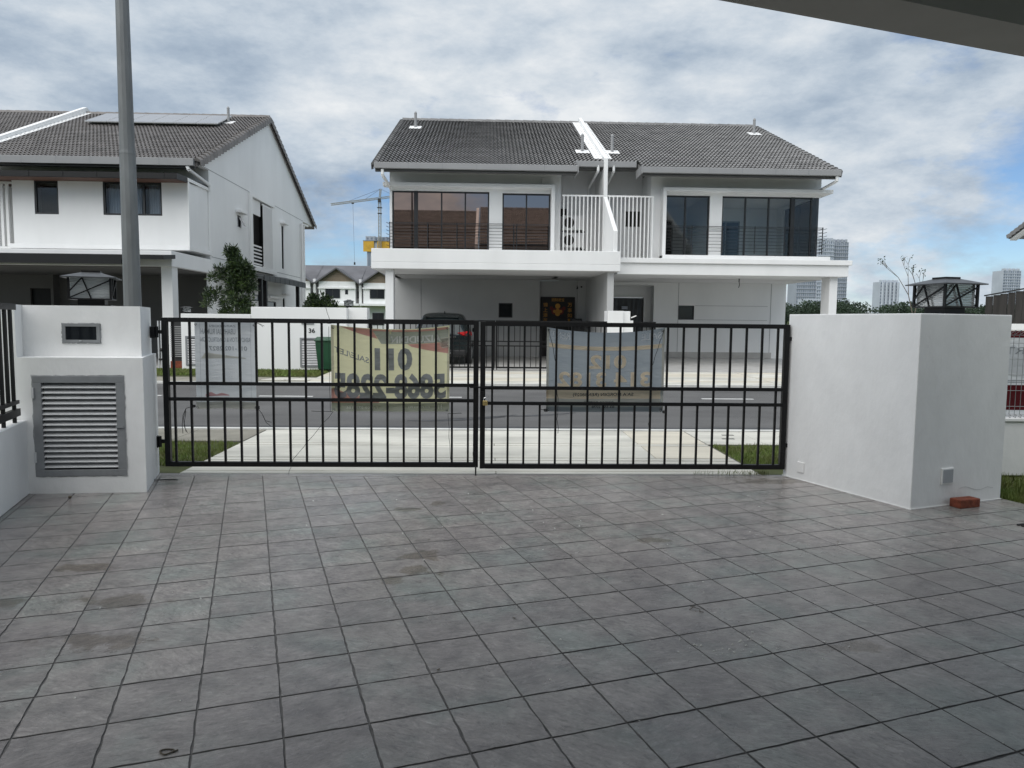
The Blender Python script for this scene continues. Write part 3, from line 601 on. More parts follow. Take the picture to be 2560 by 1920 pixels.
# ------------------------------------------------------------------ gate leaves
def leaf(name, label, x0, x1, y, z0, z1, zm, xs, hinge_side, group, parts=True, st=.05, br=.02, seen_hinge=True):
    t = thing(name, label, 'gate', ((x0+x1)/2, y, z0), group)
    d = .025
    MB().box(x0, x0+st, y-d, y+d, z0, z1).build('stile', blackm, t, bevel=.003 if parts else 0); MB().box(x1-st, x1, y-d, y+d, z0, z1).build('stile', blackm, t, bevel=.003 if parts else 0)
    a, b = x0+st, x1-st
    MB().box(a, b, y-d, y+d, z1-.042, z1).build('rail', blackm, t); MB().box(a, b, y-d, y+d, z0, z0+.045).build('rail', blackm, t)
    for z in zm: MB().box(a, b, y-.02, y+.02, z, z+.032).build('rail', blackm, t)
    up = MB().box(-br/2, br/2, -br/2, br/2, 0, z1-.042-zm[0]-.032).mesh('bar', blackm); lo = MB().box(-br/2, br/2, -br/2, br/2, 0, zm[1]-z0-.045).mesh('bar', blackm); mi = MB().box(-br/2, br/2, -br/2, br/2, 0, zm[0]-zm[1]-.032).mesh('bar', blackm)
    for i, x in enumerate(xs):
        inst('bar', up, t, (x, y, zm[0]+.032)); inst('bar', lo, t, (x, y, z0+.045))
        if i % 2 == 0: inst('bar', mi, t, (x, y, zm[1]+.032))
    if seen_hinge:
        for z in (z0+.24, z1-.14):
            hx = x0 if hinge_side < 0 else x1
            m_ = MB(); m_.box(min(hx, hx+hinge_side*.085), max(hx, hx+hinge_side*.085), y-.015, y+.015, z-.015, z+.02); m_.tube((hx+hinge_side*.045, y-.02, z-.05), (hx+hinge_side*.045, y-.02, z+.055), .016, n=12)
            m_.build('hinge', blackm, t)
            MB().box(min(hx+hinge_side*.055, hx+hinge_side*.10), max(hx+hinge_side*.055, hx+hinge_side*.10), y-.045, y+.02, z-.055, z+.055).build('hinge_plate', blackm, t, bevel=.004)
    return t
bl = [-2.99+.1562*i for i in range(19)]; br_ = [.055+.1555*i for i in range(19)]
gl = leaf('gate_leaf', 'left black steel bar gate leaf carrying the grey and yellow banners', -3.09, -.078, 7.1, .08, 1.512, (.868, .718), bl, -1, 'driveway gate leaves')
gr = leaf('gate_leaf', 'right black steel bar gate leaf carrying the blue-grey banner', -.062, 2.965, 7.1, .068, 1.503, (.846, .695), br_, 1, 'driveway gate leaves')
MB().tube((-.10, 7.075, .002), (-.10, 7.075, .30), .008).box(-.13, -.085, 7.06, 7.085, .20, .235).build('drop_bolt', blackm, gl)
MB().box(-.16, .06, 7.052, 7.064, .862, .874).build('slide_bolt', blackm, gl)
MB().box(-.055, -.02, 7.045, 7.075, .70, .83).build('lock_plate', blackm, gr)
pk = thing('padlock', 'small brass padlock hanging where the gate leaves meet', 'padlock', (-.01, 7.03, .7))
MB().box(-.035, .012, 7.025, 7.045, .695, .742).build('lock_body', brass, pk, bevel=.004)
MB().path([(-.028+.017*(1-cos(a)), 7.035, .742+.03*sin(a)) for a in [pi*i/8 for i in range(9)]], .004, 6).build('shackle', chrome, pk)

# ------------------------------------------------------------------ banners (seen from behind, so the print reads mirrored)
def cloth_mat(name, col, rough=.55, trans=.65, alpha=None):
    m = bpy.data.materials.new(name); m.use_nodes = True; t = m.node_tree; L = t.links; b = t.nodes['Principled BSDF']; o = t.nodes['Material Output']
    b.inputs['Base Color'].default_value = (*col, 1); b.inputs['Roughness'].default_value = rough
    g = t.nodes.new('ShaderNodeNewGeometry'); mp_ = t.nodes.new('ShaderNodeMapping'); mp_.inputs['Scale'].default_value = (1, 1, 3.2); mp_.inputs['Rotation'].default_value = (0, .25, 0); L.new(g.outputs['Position'], mp_.inputs[0])
    n = t.nodes.new('ShaderNodeTexNoise'); n.inputs['Scale'].default_value = 9; n.inputs['Detail'].default_value = 4; n.inputs['Distortion'].default_value = .8; L.new(mp_.outputs[0], n.inputs['Vector'])
    bp = t.nodes.new('ShaderNodeBump'); bp.inputs['Strength'].default_value = .7; bp.inputs['Distance'].default_value = .02; L.new(n.outputs[0], bp.inputs['Height']); L.new(bp.outputs[0], b.inputs['Normal'])
    tr = t.nodes.new('ShaderNodeBsdfTranslucent'); tr.inputs[0].default_value = (*col, 1); mx_ = t.nodes.new('ShaderNodeMixShader'); mx_.inputs[0].default_value = trans
    L.new(b.outputs[0], mx_.inputs[1]); L.new(tr.outputs[0], mx_.inputs[2]); L.new(mx_.outputs[0], o.inputs[0]); return m
class Banner:
    def __init__(s, name, label, x0, x1, z0, z1, y, mat, sag, px, seed, fold=.012):
        s.x0, s.x1, s.z0, s.z1, s.y, s.sag, s.px, s.seed, s.fold = x0, x1, z0, z1, y, sag, px, seed, fold
        s.t = thing(name, label, 'banner', ((x0+x1)/2, y, z0), 'banners tied to the driveway gate')
        nx, nz = 44, 34; vs = [s.P(i/nx, j/nz) for j in range(nz+1) for i in range(nx+1)]
        m_ = MB(); m_.add(vs, [(j*(nx+1)+i, j*(nx+1)+i+1, (j+1)*(nx+1)+i+1, (j+1)*(nx+1)+i) for j in range(nz) for i in range(nx)])
        m_.build('cloth', mat, s.t, smooth=True, fix=False)
        for u, v in ((.02, .97), (.98, .97), (.02, .02), (.98, .02)):
            p = s.P(u, v); MB().path([(p[0]+.010*cos(a), p[1]-.003, p[2]+.010*sin(a)) for a in [2*pi*i/8 for i in range(9)]], .003, 5).build('eyelet', chrome, s.t)
    def P(s, u, v, d=0):
        x = s.x0+(s.x1-s.x0)*u; k = 4*u*(1-u)
        z = s.z0+(s.z1-s.z0)*v-s.sag*k*v**1.5+.01*noise.noise(Vector((u*2, v*2, s.seed)))
        f = noise.noise(Vector((u*3.0+s.seed, v*2.2-u, s.seed)))*s.fold+noise.noise(Vector((u*2-v*3, u*5+v*7, s.seed+4)))*s.fold*.5+sin(v*26+u*5*(1 if u < .5 else -1))*.006*k*max(0, (v-.55)/.45)
        return (x, s.y+.02*k*(1-abs(v-.5))+f-d, z)
    def uv(s, px, py): X0, X1, Y0, Y1 = s.px; return ((px-X0)/(X1-X0), (Y1-py)/(Y1-Y0))
    def flat(s, polys, mat, nm, d, step=.035):
        """polys in uv, cut into small cells so they follow the folds"""
        bm = bmesh.new()
        for vs, fs in polys:
            bv = [bm.verts.new((a, b, 0)) for a, b in vs]
            for f in fs:
                try: bm.faces.new([bv[i] for i in f])
                except ValueError: pass
        us = [v.co.x for v in bm.verts]; ws = [v.co.y for v in bm.verts]
        k = math.ceil(min(us)/step)
        while k*step < max(us): bmesh.ops.bisect_plane(bm, geom=bm.verts[:]+bm.edges[:]+bm.faces[:], plane_co=(k*step, 0, 0), plane_no=(1, 0, 0)); k += 1
        k = math.ceil(min(ws)/step)
        while k*step < max(ws): bmesh.ops.bisect_plane(bm, geom=bm.verts[:]+bm.edges[:]+bm.faces[:], plane_co=(0, k*step, 0), plane_no=(0, 1, 0)); k += 1
        bmesh.ops.triangulate(bm, faces=bm.faces)
        og = origin(s.t)
        for v in bm.verts: v.co = Vector(s.P(v.co.x, v.co.y, d))-og
        me = bpy.data.meshes.new(nm); bm.to_mesh(me); bm.free(); me.materials.append(mat)
        o = bpy.data.objects.new(nm, me); COL.objects.link(o); o.parent = s.t; return o
    def rect(s, x0, y0, x1, y1, mat, nm, d): return s.poly([(x0, y0), (x1, y0), (x1, y1), (x0, y1)], mat, nm, d)
    def poly(s, pts, mat, nm, d): return s.flat([([s.uv(*p) for p in pts], [tuple(range(len(pts)))])], mat, nm, d)
    def text(s, body, x0, y0, x1, y1, mat, bold=0, nm='lettering', d=.0045, shear=0, sp=1.0):
        """mirrored: first letter at the right (x1)"""
        v, f = text_polys(body, bold, sp); a0, a1 = min(p[0] for p in v), max(p[0] for p in v); b0, b1 = min(p[1] for p in v), max(p[1] for p in v)
        vs = [s.uv(x1-(p[0]-a0)/(a1-a0)*(x1-x0), y1-(p[1]-b0)/(b1-b0)*(y1-y0)-shear*(p[0]-a0)/(a1-a0)) for p in v]
        return s.flat([(vs, f)], mat, nm, d)
c_yel = cloth_mat('banner_yellow', (.84, .80, .52)); c_pink = cloth_mat('banner_faded_red', (.66, .38, .39)); c_ink = cloth_mat('banner_ink', (.27, .29, .32), trans=.35)
c_grey = cloth_mat('banner_grey', (.42, .45, .46)); c_hem = cloth_mat('banner_hem', (.62, .61, .55)); c_wht = cloth_mat('banner_white', (.82, .83, .84)); c_blue = cloth_mat('banner_bluegrey', (.34, .375, .405))
c_tan = cloth_mat('banner_tan', (.95, .80, .60)); c_silver = cloth_mat('banner_silver', (.72, .735, .75)); c_sgrey = cloth_mat('banner_print_grey', (.36, .38, .40)); c_pale = cloth_mat('banner_print_pale', (.82, .84, .85)); c_dark = cloth_mat('banner_print_dark', (.05, .05, .05), trans=.1)
# grey renovation banner
b1 = Banner('banner', 'tall silver-grey renovation banner tied to the left gate leaf', -2.80, -2.225, .635, 1.475, 7.135, c_silver, .0, (565, 1370, 125, 1290), 1.7, .010)
T = b1.text
b1.rect(565, 1195, 1370, 1290, c_hem, 'hem', .002); b1.rect(630, 130, 633, 1190, c_sgrey, 'seam_line', .003); b1.rect(1300, 130, 1303, 1190, c_sgrey, 'seam_line', .003)
T('ZAINUDDIN', 760, 165, 1110, 195, c_sgrey, .01); T('UBAHSUAI RUMAH', 645, 215, 1100, 290, c_sgrey, .012); T('RENOVATION & CONSTRUCTION', 640, 330, 1295, 390, c_sgrey, .008); T('011-102 2827', 745, 445, 1250, 505, c_sgrey, .012)
b1.poly([(640, 610), (700, 530), (1000, 575), (1230, 600), (1230, 612)], c_hem, 'house_sketch', .003)
for i, s_ in enumerate(('✓ WIRING & LIGHTING', '✓ AWNING & GRILL', '✓ KERJA MENGECAT', '✓ PLASTER CEILING &', '✓ KABINET DAPUR &', '✓ PLUMBING & TILES', '✓ JUBIN & SERAMIK')):
    y = 625+i*57+(14 if i > 4 else 0); T(s_, 660+(i % 3)*12, y, 1115, y+30, c_pale, .006)
b1.poly([(690, 1085), (760, 1060), (830, 1100), (900, 1082), (1000, 1110), (1000, 1120), (690, 1118)], c_pink, 'pictures', .003)
# yellow banner
b2 = Banner('banner', 'wide yellow banner with large dark phone number on the left gate leaf', -1.505, -.362, .618, 1.462, 7.135, c_yel, .038, (105, 2090, 20, 1470), 5.2, .022)
T = b2.text
b2.rect(105, 25, 150, 1325, c_hem, 'hem', .002); b2.rect(2050, 60, 2090, 1325, c_hem, 'hem', .002)
b2.rect(105, 1322, 2090, 1470, c_grey, 'bottom_band', .0022)
b2.poly([(260, 28), (2070, 40), (2070, 80), (800, 62), (880, 200), (560, 120)], c_pink, 'red_flash', .0022)
b2.poly([(800, 60), (2070, 78), (2070, 285), (940, 285)], c_grey, 'header_band', .003)
b2.poly([(1380, 290), (2070, 288), (2070, 485), (1700, 405), (1450, 340)], c_pink, 'red_flash', .0026)
b2.poly([(105, 1090), (150, 1080), (420, 1180), (900, 1262), (900, 1322), (105, 1322)], c_pink, 'red_flash', .0024)
T('AIZUDDIN', 1100, 145, 1945, 272, c_wht, .03); T('011', 830, 358, 1462, 760, c_ink, .05); T('5868-2285', 150, 808, 2030, 1250, c_ink, .045)
T('SALE/LET', 160, 545, 735, 640, c_ink, .012, shear=165); T('Tel: 03-2770186', 360, 1385, 890, 1425, c_pale, .006)
T('房产公司', 1400, 1368, 1760, 1408, c_pale, .01); b2.rect(1900, 1345, 1915, 1430, c_pale, 'logo', .004); b2.rect(1945, 1345, 1962, 1430, c_pale, 'logo', .004)
b2.poly([(1940, 215), (2080, 210), (2095, 240), (2095, 380), (1980, 395), (1925, 340)], c_hem, 'sticker', .006)
for i in range(7): b2.rect(1945+(i*7) % 20, 232+i*20, 2075-(i*11) % 30, 238+i*20, c_dark, 'sticker_line', .0075)
# blue-grey banner
b3 = Banner('banner', 'wide blue-grey banner with tan phone number on the right gate leaf', .585, 1.742, .625, 1.458, 7.135, c_blue, .055, (100, 2060, 70, 1470), 9.4, .026)
T = b3.text
b3.rect(100, 72, 140, 1430, c_hem, 'hem', .002); b3.rect(2020, 80, 2060, 1430, c_hem, 'hem', .002)
b3.rect(140, 322, 2015, 392, c_tan, 'tan_stripe', .0022); b3.rect(105, 1085, 2015, 1245, c_tan, 'tan_band', .0022); b3.rect(105, 1246, 2015, 1385, c_hem, 'pale_band', .0022); b3.rect(105, 1386, 2055, 1468, c_grey, 'bottom_band', .0022)
T('SALE', 1680, 122, 2005, 235, c_wht, .01); T('RENT', 165, 112, 490, 228, c_wht, .01); T('012', 815, 470, 1435, 720, c_tan, .035); T('314 3182', 290, 778, 1840, 1035, c_tan, .03)
T("SA'A NORDIN (REN38029)", 550, 1140, 1560, 1212, c_dark, .006); T('03-556 2778', 865, 1362, 1245, 1402, c_dark, .02); T('ASSETS AGENT', 730, 1282, 1240, 1300, c_dark, .006)
# cords holding the banners
def cord(name, pts, parent, r=.0028): return MB().path(pts, r, 5).build(name, ropem, parent)
def wob(p, q, n, a, sd):
    r = random.Random(sd); P_ = [Vector(p).lerp(Vector(q), i/n) for i in range(n+1)]
    for v in P_[1:-1]: v += Vector((r.uniform(-a, a), r.uniform(-a, a), r.uniform(-a, a)))
    return P_
def tie(x, z, parent, sd):
    r = random.Random(sd); m_ = MB()
    for k in range(4): m_.path([(x+.016*cos(a)+r.uniform(-.004, .004), 7.1+.03*sin(a), z+k*.006-.01) for a in [2*pi*i/8 for i in range(9)]], .0028, 5)
    m_.build('knot', ropem, parent)
for x, z, t in ((-2.83, 1.50, b1), (-2.21, 1.50, b1), (-2.82, .665, b1), (-2.205, .655, b1), (-1.51, 1.48, b2), (.58, .645, b3), (1.75, .635, b3)): tie(x, z, t.t, int(x*100))
cord('cord', [(-2.83, 7.09, .66), (-2.88, 7.08, .645), (-2.91, 7.08, .58), (-2.92, 7.08, .48), (-2.915, 7.08, .40)], b1.t); cord('cord', [(-2.88, 7.08, .64), (-2.905, 7.075, .55), (-2.895, 7.075, .46), (-2.87, 7.075, .41)], b1.t); cord('cord', [(-2.88, 7.08, .62), (-2.90, 7.08, .50), (-2.885, 7.08, .42)], b1.t)
cord('cord', [(-2.2, 7.08, .65), (-2.16, 7.08, .60), (-2.13, 7.08, .53), (-2.07, 7.08, .515)], b1.t); cord('cord', [(-2.15, 7.08, .58), (-2.12, 7.08, .51), (-2.08, 7.08, .48)], b1.t)
cord('cord', [(-2.2, 7.08, 1.47), (-2.16, 7.07, 1.455), (-2.13, 7.07, 1.43)], b1.t, .002); cord('cord', [(-2.2, 7.08, 1.47), (-2.165, 7.07, 1.46), (-2.12, 7.07, 1.44)], b1.t, .002)
cord('cord', wob((-1.49, 7.09, .62), (-1.69, 7.09, .625), 4, .003, 1), b2.t); cord('cord', wob((-1.49, 7.12, .615), (-1.87, 7.08, .155), 8, .004, 2), b2.t, .0022); cord('cord', wob((-1.87, 7.08, .155), (-1.905, 7.04, .01), 4, .006, 3), b2.t, .0022)
cord('cord', wob((-.375, 7.1, .605), (-.24, 7.09, .612), 4, .003, 4), b2.t); cord('cord', wob((-.375, 7.12, .60), (-.345, 7.06, .16), 6, .004, 5), b2.t, .0022); cord('cord', wob((-1.51, 7.12, 1.49), (-1.555, 7.11, 1.66), 4, .003, 6), b2.t, .0022)
cord('cord', wob((-1.52, 7.12, 1.44), (-1.515, 7.12, .62), 8, .004, 7), b2.t, .0022)
cord('cord', wob((.60, 7.11, 1.44), (.675, 7.08, 1.10), 6, .004, 8), b3.t); cord('cord', wob((.685, 7.075, .87), (.70, 7.07, .42), 9, .010, 9), b3.t); cord('cord', wob((1.73, 7.11, 1.44), (1.60, 7.08, 1.05), 6, .004, 10), b3.t); cord('cord', wob((1.60, 7.075, .70), (1.597, 7.075, .48), 6, .008, 11), b3.t)
cord('cord', wob((.60, 7.1, .64), (.52, 7.09, .66), 3, .004, 12), b3.t)
# cloth on the neighbour's mesh fence
nb = Banner('banner', 'red and white cloth banner hung behind the wire mesh at right', 4.95, 6.9, .60, 1.46, 7.245, c_wht, .0, (0, 1000, 0, 1000), 3.3, .02)
nb.t['group'] = 'cloths on fences'
c_red = cloth_mat('banner_deep_red', (.13, .012, .017))
nb.rect(0, 0, 1000, 80, c_red, 'red_band', .003); nb.rect(0, 640, 1000, 935, c_red, 'red_band', .003); nb.poly([(60, 330), (200, 160), (330, 380), (290, 560), (150, 520)], c_silver, 'print', .003); nb.text('RT', 150, 190, 260, 270, c_sgrey, .0)
nb.rect(20, 580, 480, 590, c_sgrey, 'print_line', .003); nb.rect(30, 600, 400, 612, c_sgrey, 'print_line', .003)
for i in range(0): pass
# ------------------------------------------------------------------ small things on the floor
cb = thing('cable_offcut', 'thin black cable offcut lying by the left gate pier', 'cable', (-3.0, 6.8, 0))
MB().path([(-3.16, 6.84, .006), (-3.05, 6.80, .008), (-2.93, 6.785, .012), (-2.86, 6.80, .010), (-2.90, 6.83, .008), (-2.99, 6.82, .008), (-3.04, 6.80, .01)], .004, 6).build('cable', ropem, cb)
rg = thing('cord_ring', 'small loop of dark cord lying on the paving', 'cord', (-1.1, 2.46, 0))
MB().path([(-1.10+.022*cos(a)+.006*sin(2*a), 2.46+.016*sin(a), .004) for a in [2*pi*i/12 for i in range(12)]]+[(-1.065, 2.472, .004)], .0028, 6).build('loop', bark, rg)
pb = thing('pebble', 'small dark pebble on the paving below the louvred pier', 'pebble', (-3.47, 6.13, 0))
bmx = bmesh.new(); bmesh.ops.create_icosphere(bmx, subdivisions=2, radius=.016)
for v in bmx.verts: v.co = Vector((v.co.x, v.co.y*.8, v.co.z*.75+.010))*(1+.25*noise.noise(v.co*40))
me = bpy.data.meshes.new('stone'); bmx.to_mesh(me); bmx.free(); me.materials.append(bark); o = bpy.data.objects.new('stone', me); COL.objects.link(o); o.parent = pb
tw = thing('twig', 'tiny curled dry twig on the paving in front of the gate', 'twig', (1.1, 3.7, 0))
MB().path([(1.075, 3.70, .003), (1.10, 3.715, .012), (1.13, 3.70, .006), (1.12, 3.67, .005), (1.14, 3.665, .004)], .0018, 5).path([(1.10, 3.715, .012), (1.09, 3.74, .005), (1.12, 3.75, .004)], .0015, 5).build('stem', bark, tw)
deb = MB(); r = random.Random(11)
for i in range(150):
    x, y = (r.uniform(-2.8, 3.6), r.uniform(1.9, 6.5)) if i > 50 else (1.18+r.gauss(0, .16), 3.26+r.gauss(0, .07)); s_ = r.uniform(.002, .006)
    deb.add([(x-s_, y-s_*.5, .0012), (x+s_, y-s_, .0012), (x+s_*.6, y+s_, .002), (x-s_, y+s_, .0012), (x, y, .0012+s_)], [(0, 1, 4), (1, 2, 4), (2, 3, 4), (3, 0, 4)])
tag(deb.build('grit', kerbm), 'pale specks of mortar grit scattered over the paving', 'grit', kind='stuff')
for i, (x, y, a) in enumerate(((-.39, 4.95, .3), (.55, 4.6, 1.2), (1.75, 5.3, .5), (2.45, 4.9, 2.2), (-.2, 3.05, .9), (.15, 3.6, 2.6))):
    m_ = MB(); L_ = .013; c_, s_ = cos(a), sin(a); pts = [(-L_, 0), (-.3*L_, .4*L_), (.5*L_, .35*L_), (L_, 0), (.4*L_, -.38*L_), (-.4*L_, -.35*L_)]
    m_.add([(x+u*c_-v*s_, y+u*s_+v*c_, .003+abs(u)*.25) for u, v in pts]+[(x, y, .002)], [(6, k, (k+1) % 6) for k in range(6)])
    tag(m_.build('dead_leaf', bark), ['dry leaf nearest the yellow banner on the paving', 'dry leaf below the gate centre on the paving', 'dry leaf on the paving below the blue-grey banner', 'dry leaf on the paving nearest the plain right pier', 'dry leaf lying in the middle front of the paving', 'dry leaf midway up the centre of the paving'][i], 'leaf', 'dry leaves on the paving')
# ------------------------------------------------------------------ street lamp pole
pl = thing('street_lamp_pole', 'tall galvanised street lamp pole rising behind the left gate pier', 'lamp post', (-4.26, 9.0, 0))
MB().tube((-4.255, 9, -.05), (-4.26, 9, 3.45), .108, .088, n=12).build('lower_pole', galv, pl); MB().tube((-4.26, 9, 3.45), (-4.27, 9, 9.5), .083, .045, n=12).build('upper_pole', galv, pl)
MB().tube((-4.26, 9, 3.43), (-4.26, 9, 3.47), .091, .087, n=12).build('collar', galv, pl); MB().box(-4.41, -4.11, 8.85, 9.15, -.03, .02).build('base_plate', galv, pl)
MB().tube((-4.27, 9, 9.5), (-4.27, 10.6, 9.9), .03, n=10).box(-4.36, -4.18, 10.4, 11.1, 9.86, 9.96).build('lamp_head', galv, pl)
# ================================================================== HOUSES ACROSS THE ROAD
EY, EZ, RY, RZ = 24.40, 6.55, 32.45, 10.08            # eave and ridge of the front slope
SL = (RZ-EZ)/(RY-EY)
def roof_z(y): return EZ+(y-EY)*SL
def tiles(parent, x0, x1, ya, za, yb, zb, mat, wave=.137, course=.29, seg=6):
    """interlocking concrete tiles: rolls across, overlapping butts down the slope"""
    L_ = sqrt((yb-ya)**2+(zb-za)**2); nc = max(1, round(L_/course)); dy, dz = (yb-ya)/L_, (zb-za)/L_; nyv, nzv = -dz, dy
    if nzv < 0: nyv, nzv = -nyv, -nzv
    nxs = max(1, round((x1-x0)/wave))*seg; V = []; F = []; r = random.Random(3)
    for c in range(nc):
        s0, s1 = L_*c/nc-.03, L_*(c+1)/nc
        jit = r.uniform(-.003, .003)
        rows = ((s0+.09, .000), (s0, .050+jit), (s1, .010))
        base = len(V)
        for s_, h in rows:
            for i in range(nxs+1):
                x = x0+(x1-x0)*i/nxs; ph = (i % seg)/seg*2*pi
                wv_ = (.5+.5*cos(ph))**1.3*.045 if h > .0 else 0
                hh = h+wv_; V.append((x, ya+dy*s_+nyv*hh, za+dz*s_+nzv*hh))
        for q_ in range(2):
            for i in range(nxs): a = base+q_*(nxs+1)+i; F.append((a, a+1, a+nxs+2, a+nxs+1))
    m_ = MB(); m_.v, m_.f = V, F; o = m_.build('roof_tiles', mat, parent, fix=False)
    sm = [True]*len(o.data.polygons); return tag(o, kind='stuff')
def barge(parent, x, ya, za, yb, zb, mat, side, n=None):
    """verge tiles down a gable edge"""
    L_ = sqrt((yb-ya)**2+(zb-za)**2); n = n or round(L_/.325); st = L_/n; d = Vector((0, yb-ya, zb-za))/L_; up = Vector((0, -d.z, d.y)); up = up if up.z > 0 else -up
    m_ = MB(); w = .11
    prof = [(-w, .02), (-w*.6, .10), (0, .125), (w*.6, .105), (w, .05), (w, -.15), (w-.02, -.15), (w-.02, -.0)]
    m_.add([Vector((side*a, 0, 0))+up*b+d*(-.03) for a, b in prof]+[Vector((side*a*.94, 0, 0))+up*(b-.055)+d*st for a, b in prof], [(i, (i+1) % 8, 8+(i+1) % 8, 8+i) for i in range(8)]+[tuple(range(7, -1, -1)), tuple(range(8, 16))])
    me = m_.mesh('verge_tile', mat)
    for i in range(n): inst('verge_tile', me, parent, Vector((x, ya, za))+d*(i*st))
def ridge_caps(parent, x0, x1, y, z, mat, st=.40):
    n = round((x1-x0)/st); st = (x1-x0)/n; m_ = MB(); pf = [(-.13, -.03), (-.09, .07), (0, .105), (.09, .07), (.13, -.03)]
    m_.add([(0, a, b+.012) for a, b in pf]+[(st+.02, a*.93, b-.006) for a, b in pf], [(i, i+1, 6+i, 5+i) for i in range(4)]+[(4, 3, 2, 1, 0), (5, 6, 7, 8, 9)])
    me = m_.mesh('ridge_cap', mat)
    for i in range(n): inst('ridge_cap', me, parent, (x0+i*st, y, z))
def gutter(parent, x0, x1, y, z, h=.19):
    MB().box(x0, x1, y-.14, y, z-h+.02, z+.02).build('gutter', gutterm, parent, bevel=.012)
    n = max(1, round((x1-x0)/1.1))
    me = MB().box(-.006, .006, -.004, .002, -h+.018, .018).mesh('gutter_joint', alumdk)
    for i in range(1, n): inst('gutter_joint', me, parent, (x0+(x1-x0)*i/n, y-.14, z))
def vent(parent, x, y, h=.62):
    z = roof_z(y); o = MB().tube((x, y, z-.1), (x, y, z+h), .055, n=12).tube((x, y, z+h), (x, y, z+h+.07), .062, .03, n=12).build('vent_pipe', gutterm, parent)
    d = Vector((0, 1, SL)).normalized(); u = Vector((0, -d.z, d.y)); MB().obox(Vector((x, y-.05, z+.055)), (1, 0, 0), d, u, .24, .28, .012).build('vent_flashing', soffm, parent)
def window(parent, x0, x1, z0, z1, y, splits, glass, depth=.07, fw=.045, frame=framem, nm='window', zs=None):
    m_ = MB(); m_.box(x0, x1, y-depth/2, y+depth/2, z1-fw, z1).box(x0, x1, y-depth/2, y+depth/2, z0, z0+fw)
    xs = [x0]+list(splits)+[x1]
    for i, x in enumerate(xs):
        a = x if i == 0 else (x-fw if i == len(xs)-1 else x-fw/2); m_.box(a, a+fw, y-depth/2+.001, y+depth/2-.001, z0+fw, z1-fw)
    f = m_.build(nm, frame, parent)
    for i in range(len(xs)-1):
        a = xs[i]+(fw if i == 0 else fw/2); b = xs[i+1]-(fw if i == len(xs)-2 else fw/2)
        MB().box(a, b, y-.004, y+.004, z0+fw, z1-fw).build('pane', glass, f)
    return f
def windowY(parent, y0, y1, z0, z1, x, splits, glass, depth=.07, fw=.045, frame=framem):
    m_ = MB(); m_.box(x-depth/2, x+depth/2, y0, y1, z1-fw, z1).box(x-depth/2, x+depth/2, y0, y1, z0, z0+fw); ys_ = [y0]+list(splits)+[y1]
    for i, y in enumerate(ys_):
        a = y if i == 0 else (y-fw if i == len(ys_)-1 else y-fw/2); m_.box(x-depth/2+.001, x+depth/2-.001, a, a+fw, z0+fw, z1-fw)
    f = m_.build('window', frame, parent)
    for i in range(len(ys_)-1): MB().box(x-.004, x+.004, ys_[i]+fw*.6, ys_[i+1]-fw*.6, z0+fw, z1-fw).build('pane', glass, f)
    return f
def railing(parent, x0, x1, y, z0, z1, posts, wires=8, side=None):
    for i in range(wires):
        z = z0+(z1-z0)*(i+.6)/wires; MB().box(x0, x1, y-.007, y+.007, z-.007, z+.007).build('rail_bar', framem, parent)
        if side: MB().box(side[0]-.007, side[0]+.007, y, side[1], z-.007, z+.007).build('rail_bar', framem, parent)
    for x in posts: MB().box(x-.014, x+.014, y-.012, y+.012, z0, z1+.02).build('rail_post', framem, parent)
def roofset(parent, mat, panels, x0, x1, verge_l, verge_r, back=True):
    rf = MB(); by = RY+(RY-EY); 
    for a, b, ye in panels: rf.prism([(ye+.02, roof_z(ye)-.02), (RY, RZ-.02), (RY, RZ-.16), (ye+.02, roof_z(ye)-.16)], a+.01, b-.01, 'x')
    rf.prism([(RY+.001, RZ-.02), (by, EZ-.02), (by, EZ-.16), (RY+.001, RZ-.16)], x0+.01, x1-.01, 'x')
    ro = rf.build('roof', mat, parent)
    for a, b, ye in panels: tiles(ro, a, b, ye, roof_z(ye), RY, RZ, mat)
    ridge_caps(ro, x0, x1, RY, RZ+.02, mat)
    if verge_l: barge(ro, x0, EY, EZ, RY, RZ, mat, -1)
    if verge_r: barge(ro, x1, EY, EZ, RY, RZ, mat, 1); barge(ro, x1, by, EZ, RY, RZ, mat, 1)
    return ro
PX0, PX1 = 3.90, 4.03                                 # party wall
# ------------------------------------------------------------------ left unit (bronze glass)
hL = thing('semi_detached_house', 'white semi-detached house with bronze mirror glass upstairs and dark door banner', 'house', (0, 25.5, .15), 'semi-detached houses across the road')
rl = roofset(hL, tilem, [(-3.68, 2.92, EY), (2.92, PX0, 25.25)], -3.68, PX0, True, False)
gutter(rl, -3.68, 2.94, EY, EZ+.04); gutter(rl, 2.95, PX0, 25.25, roof_z(25.25)+.0)
MB().box(2.92, 2.955, EY-.14, 25.25, EZ-.16, EZ+.1).build('gutter_end', gutterm, rl)
MB().box(-3.66, 2.9, EY-.02, EY+.10, EZ-.21, EZ-.165).box(2.9, PX0, 25.23, 25.6, roof_z(25.3)-.24, roof_z(25.3)-.19).build('eave_shade_strip', eavem, rl)
vent(rl, -2.95, 30.6); vent(rl, 3.35, 26.6)
d_ = Vector((0, 1, SL)).normalized(); u_ = Vector((0, -d_.z, d_.y))
def fin_poly(): return [(22.86, 3.70), (22.86, 4.35), (25.0, 5.74), (25.0, 7.02), (RY, RZ+.27), (RY+7, RZ-7*SL+.27), (RY+7, 3.2), (25.6, 3.2), (25.6, 3.70)]
MB().prism(fin_poly(), PX0, PX1, 'x').build('party_wall', white, hL, bevel=.01)
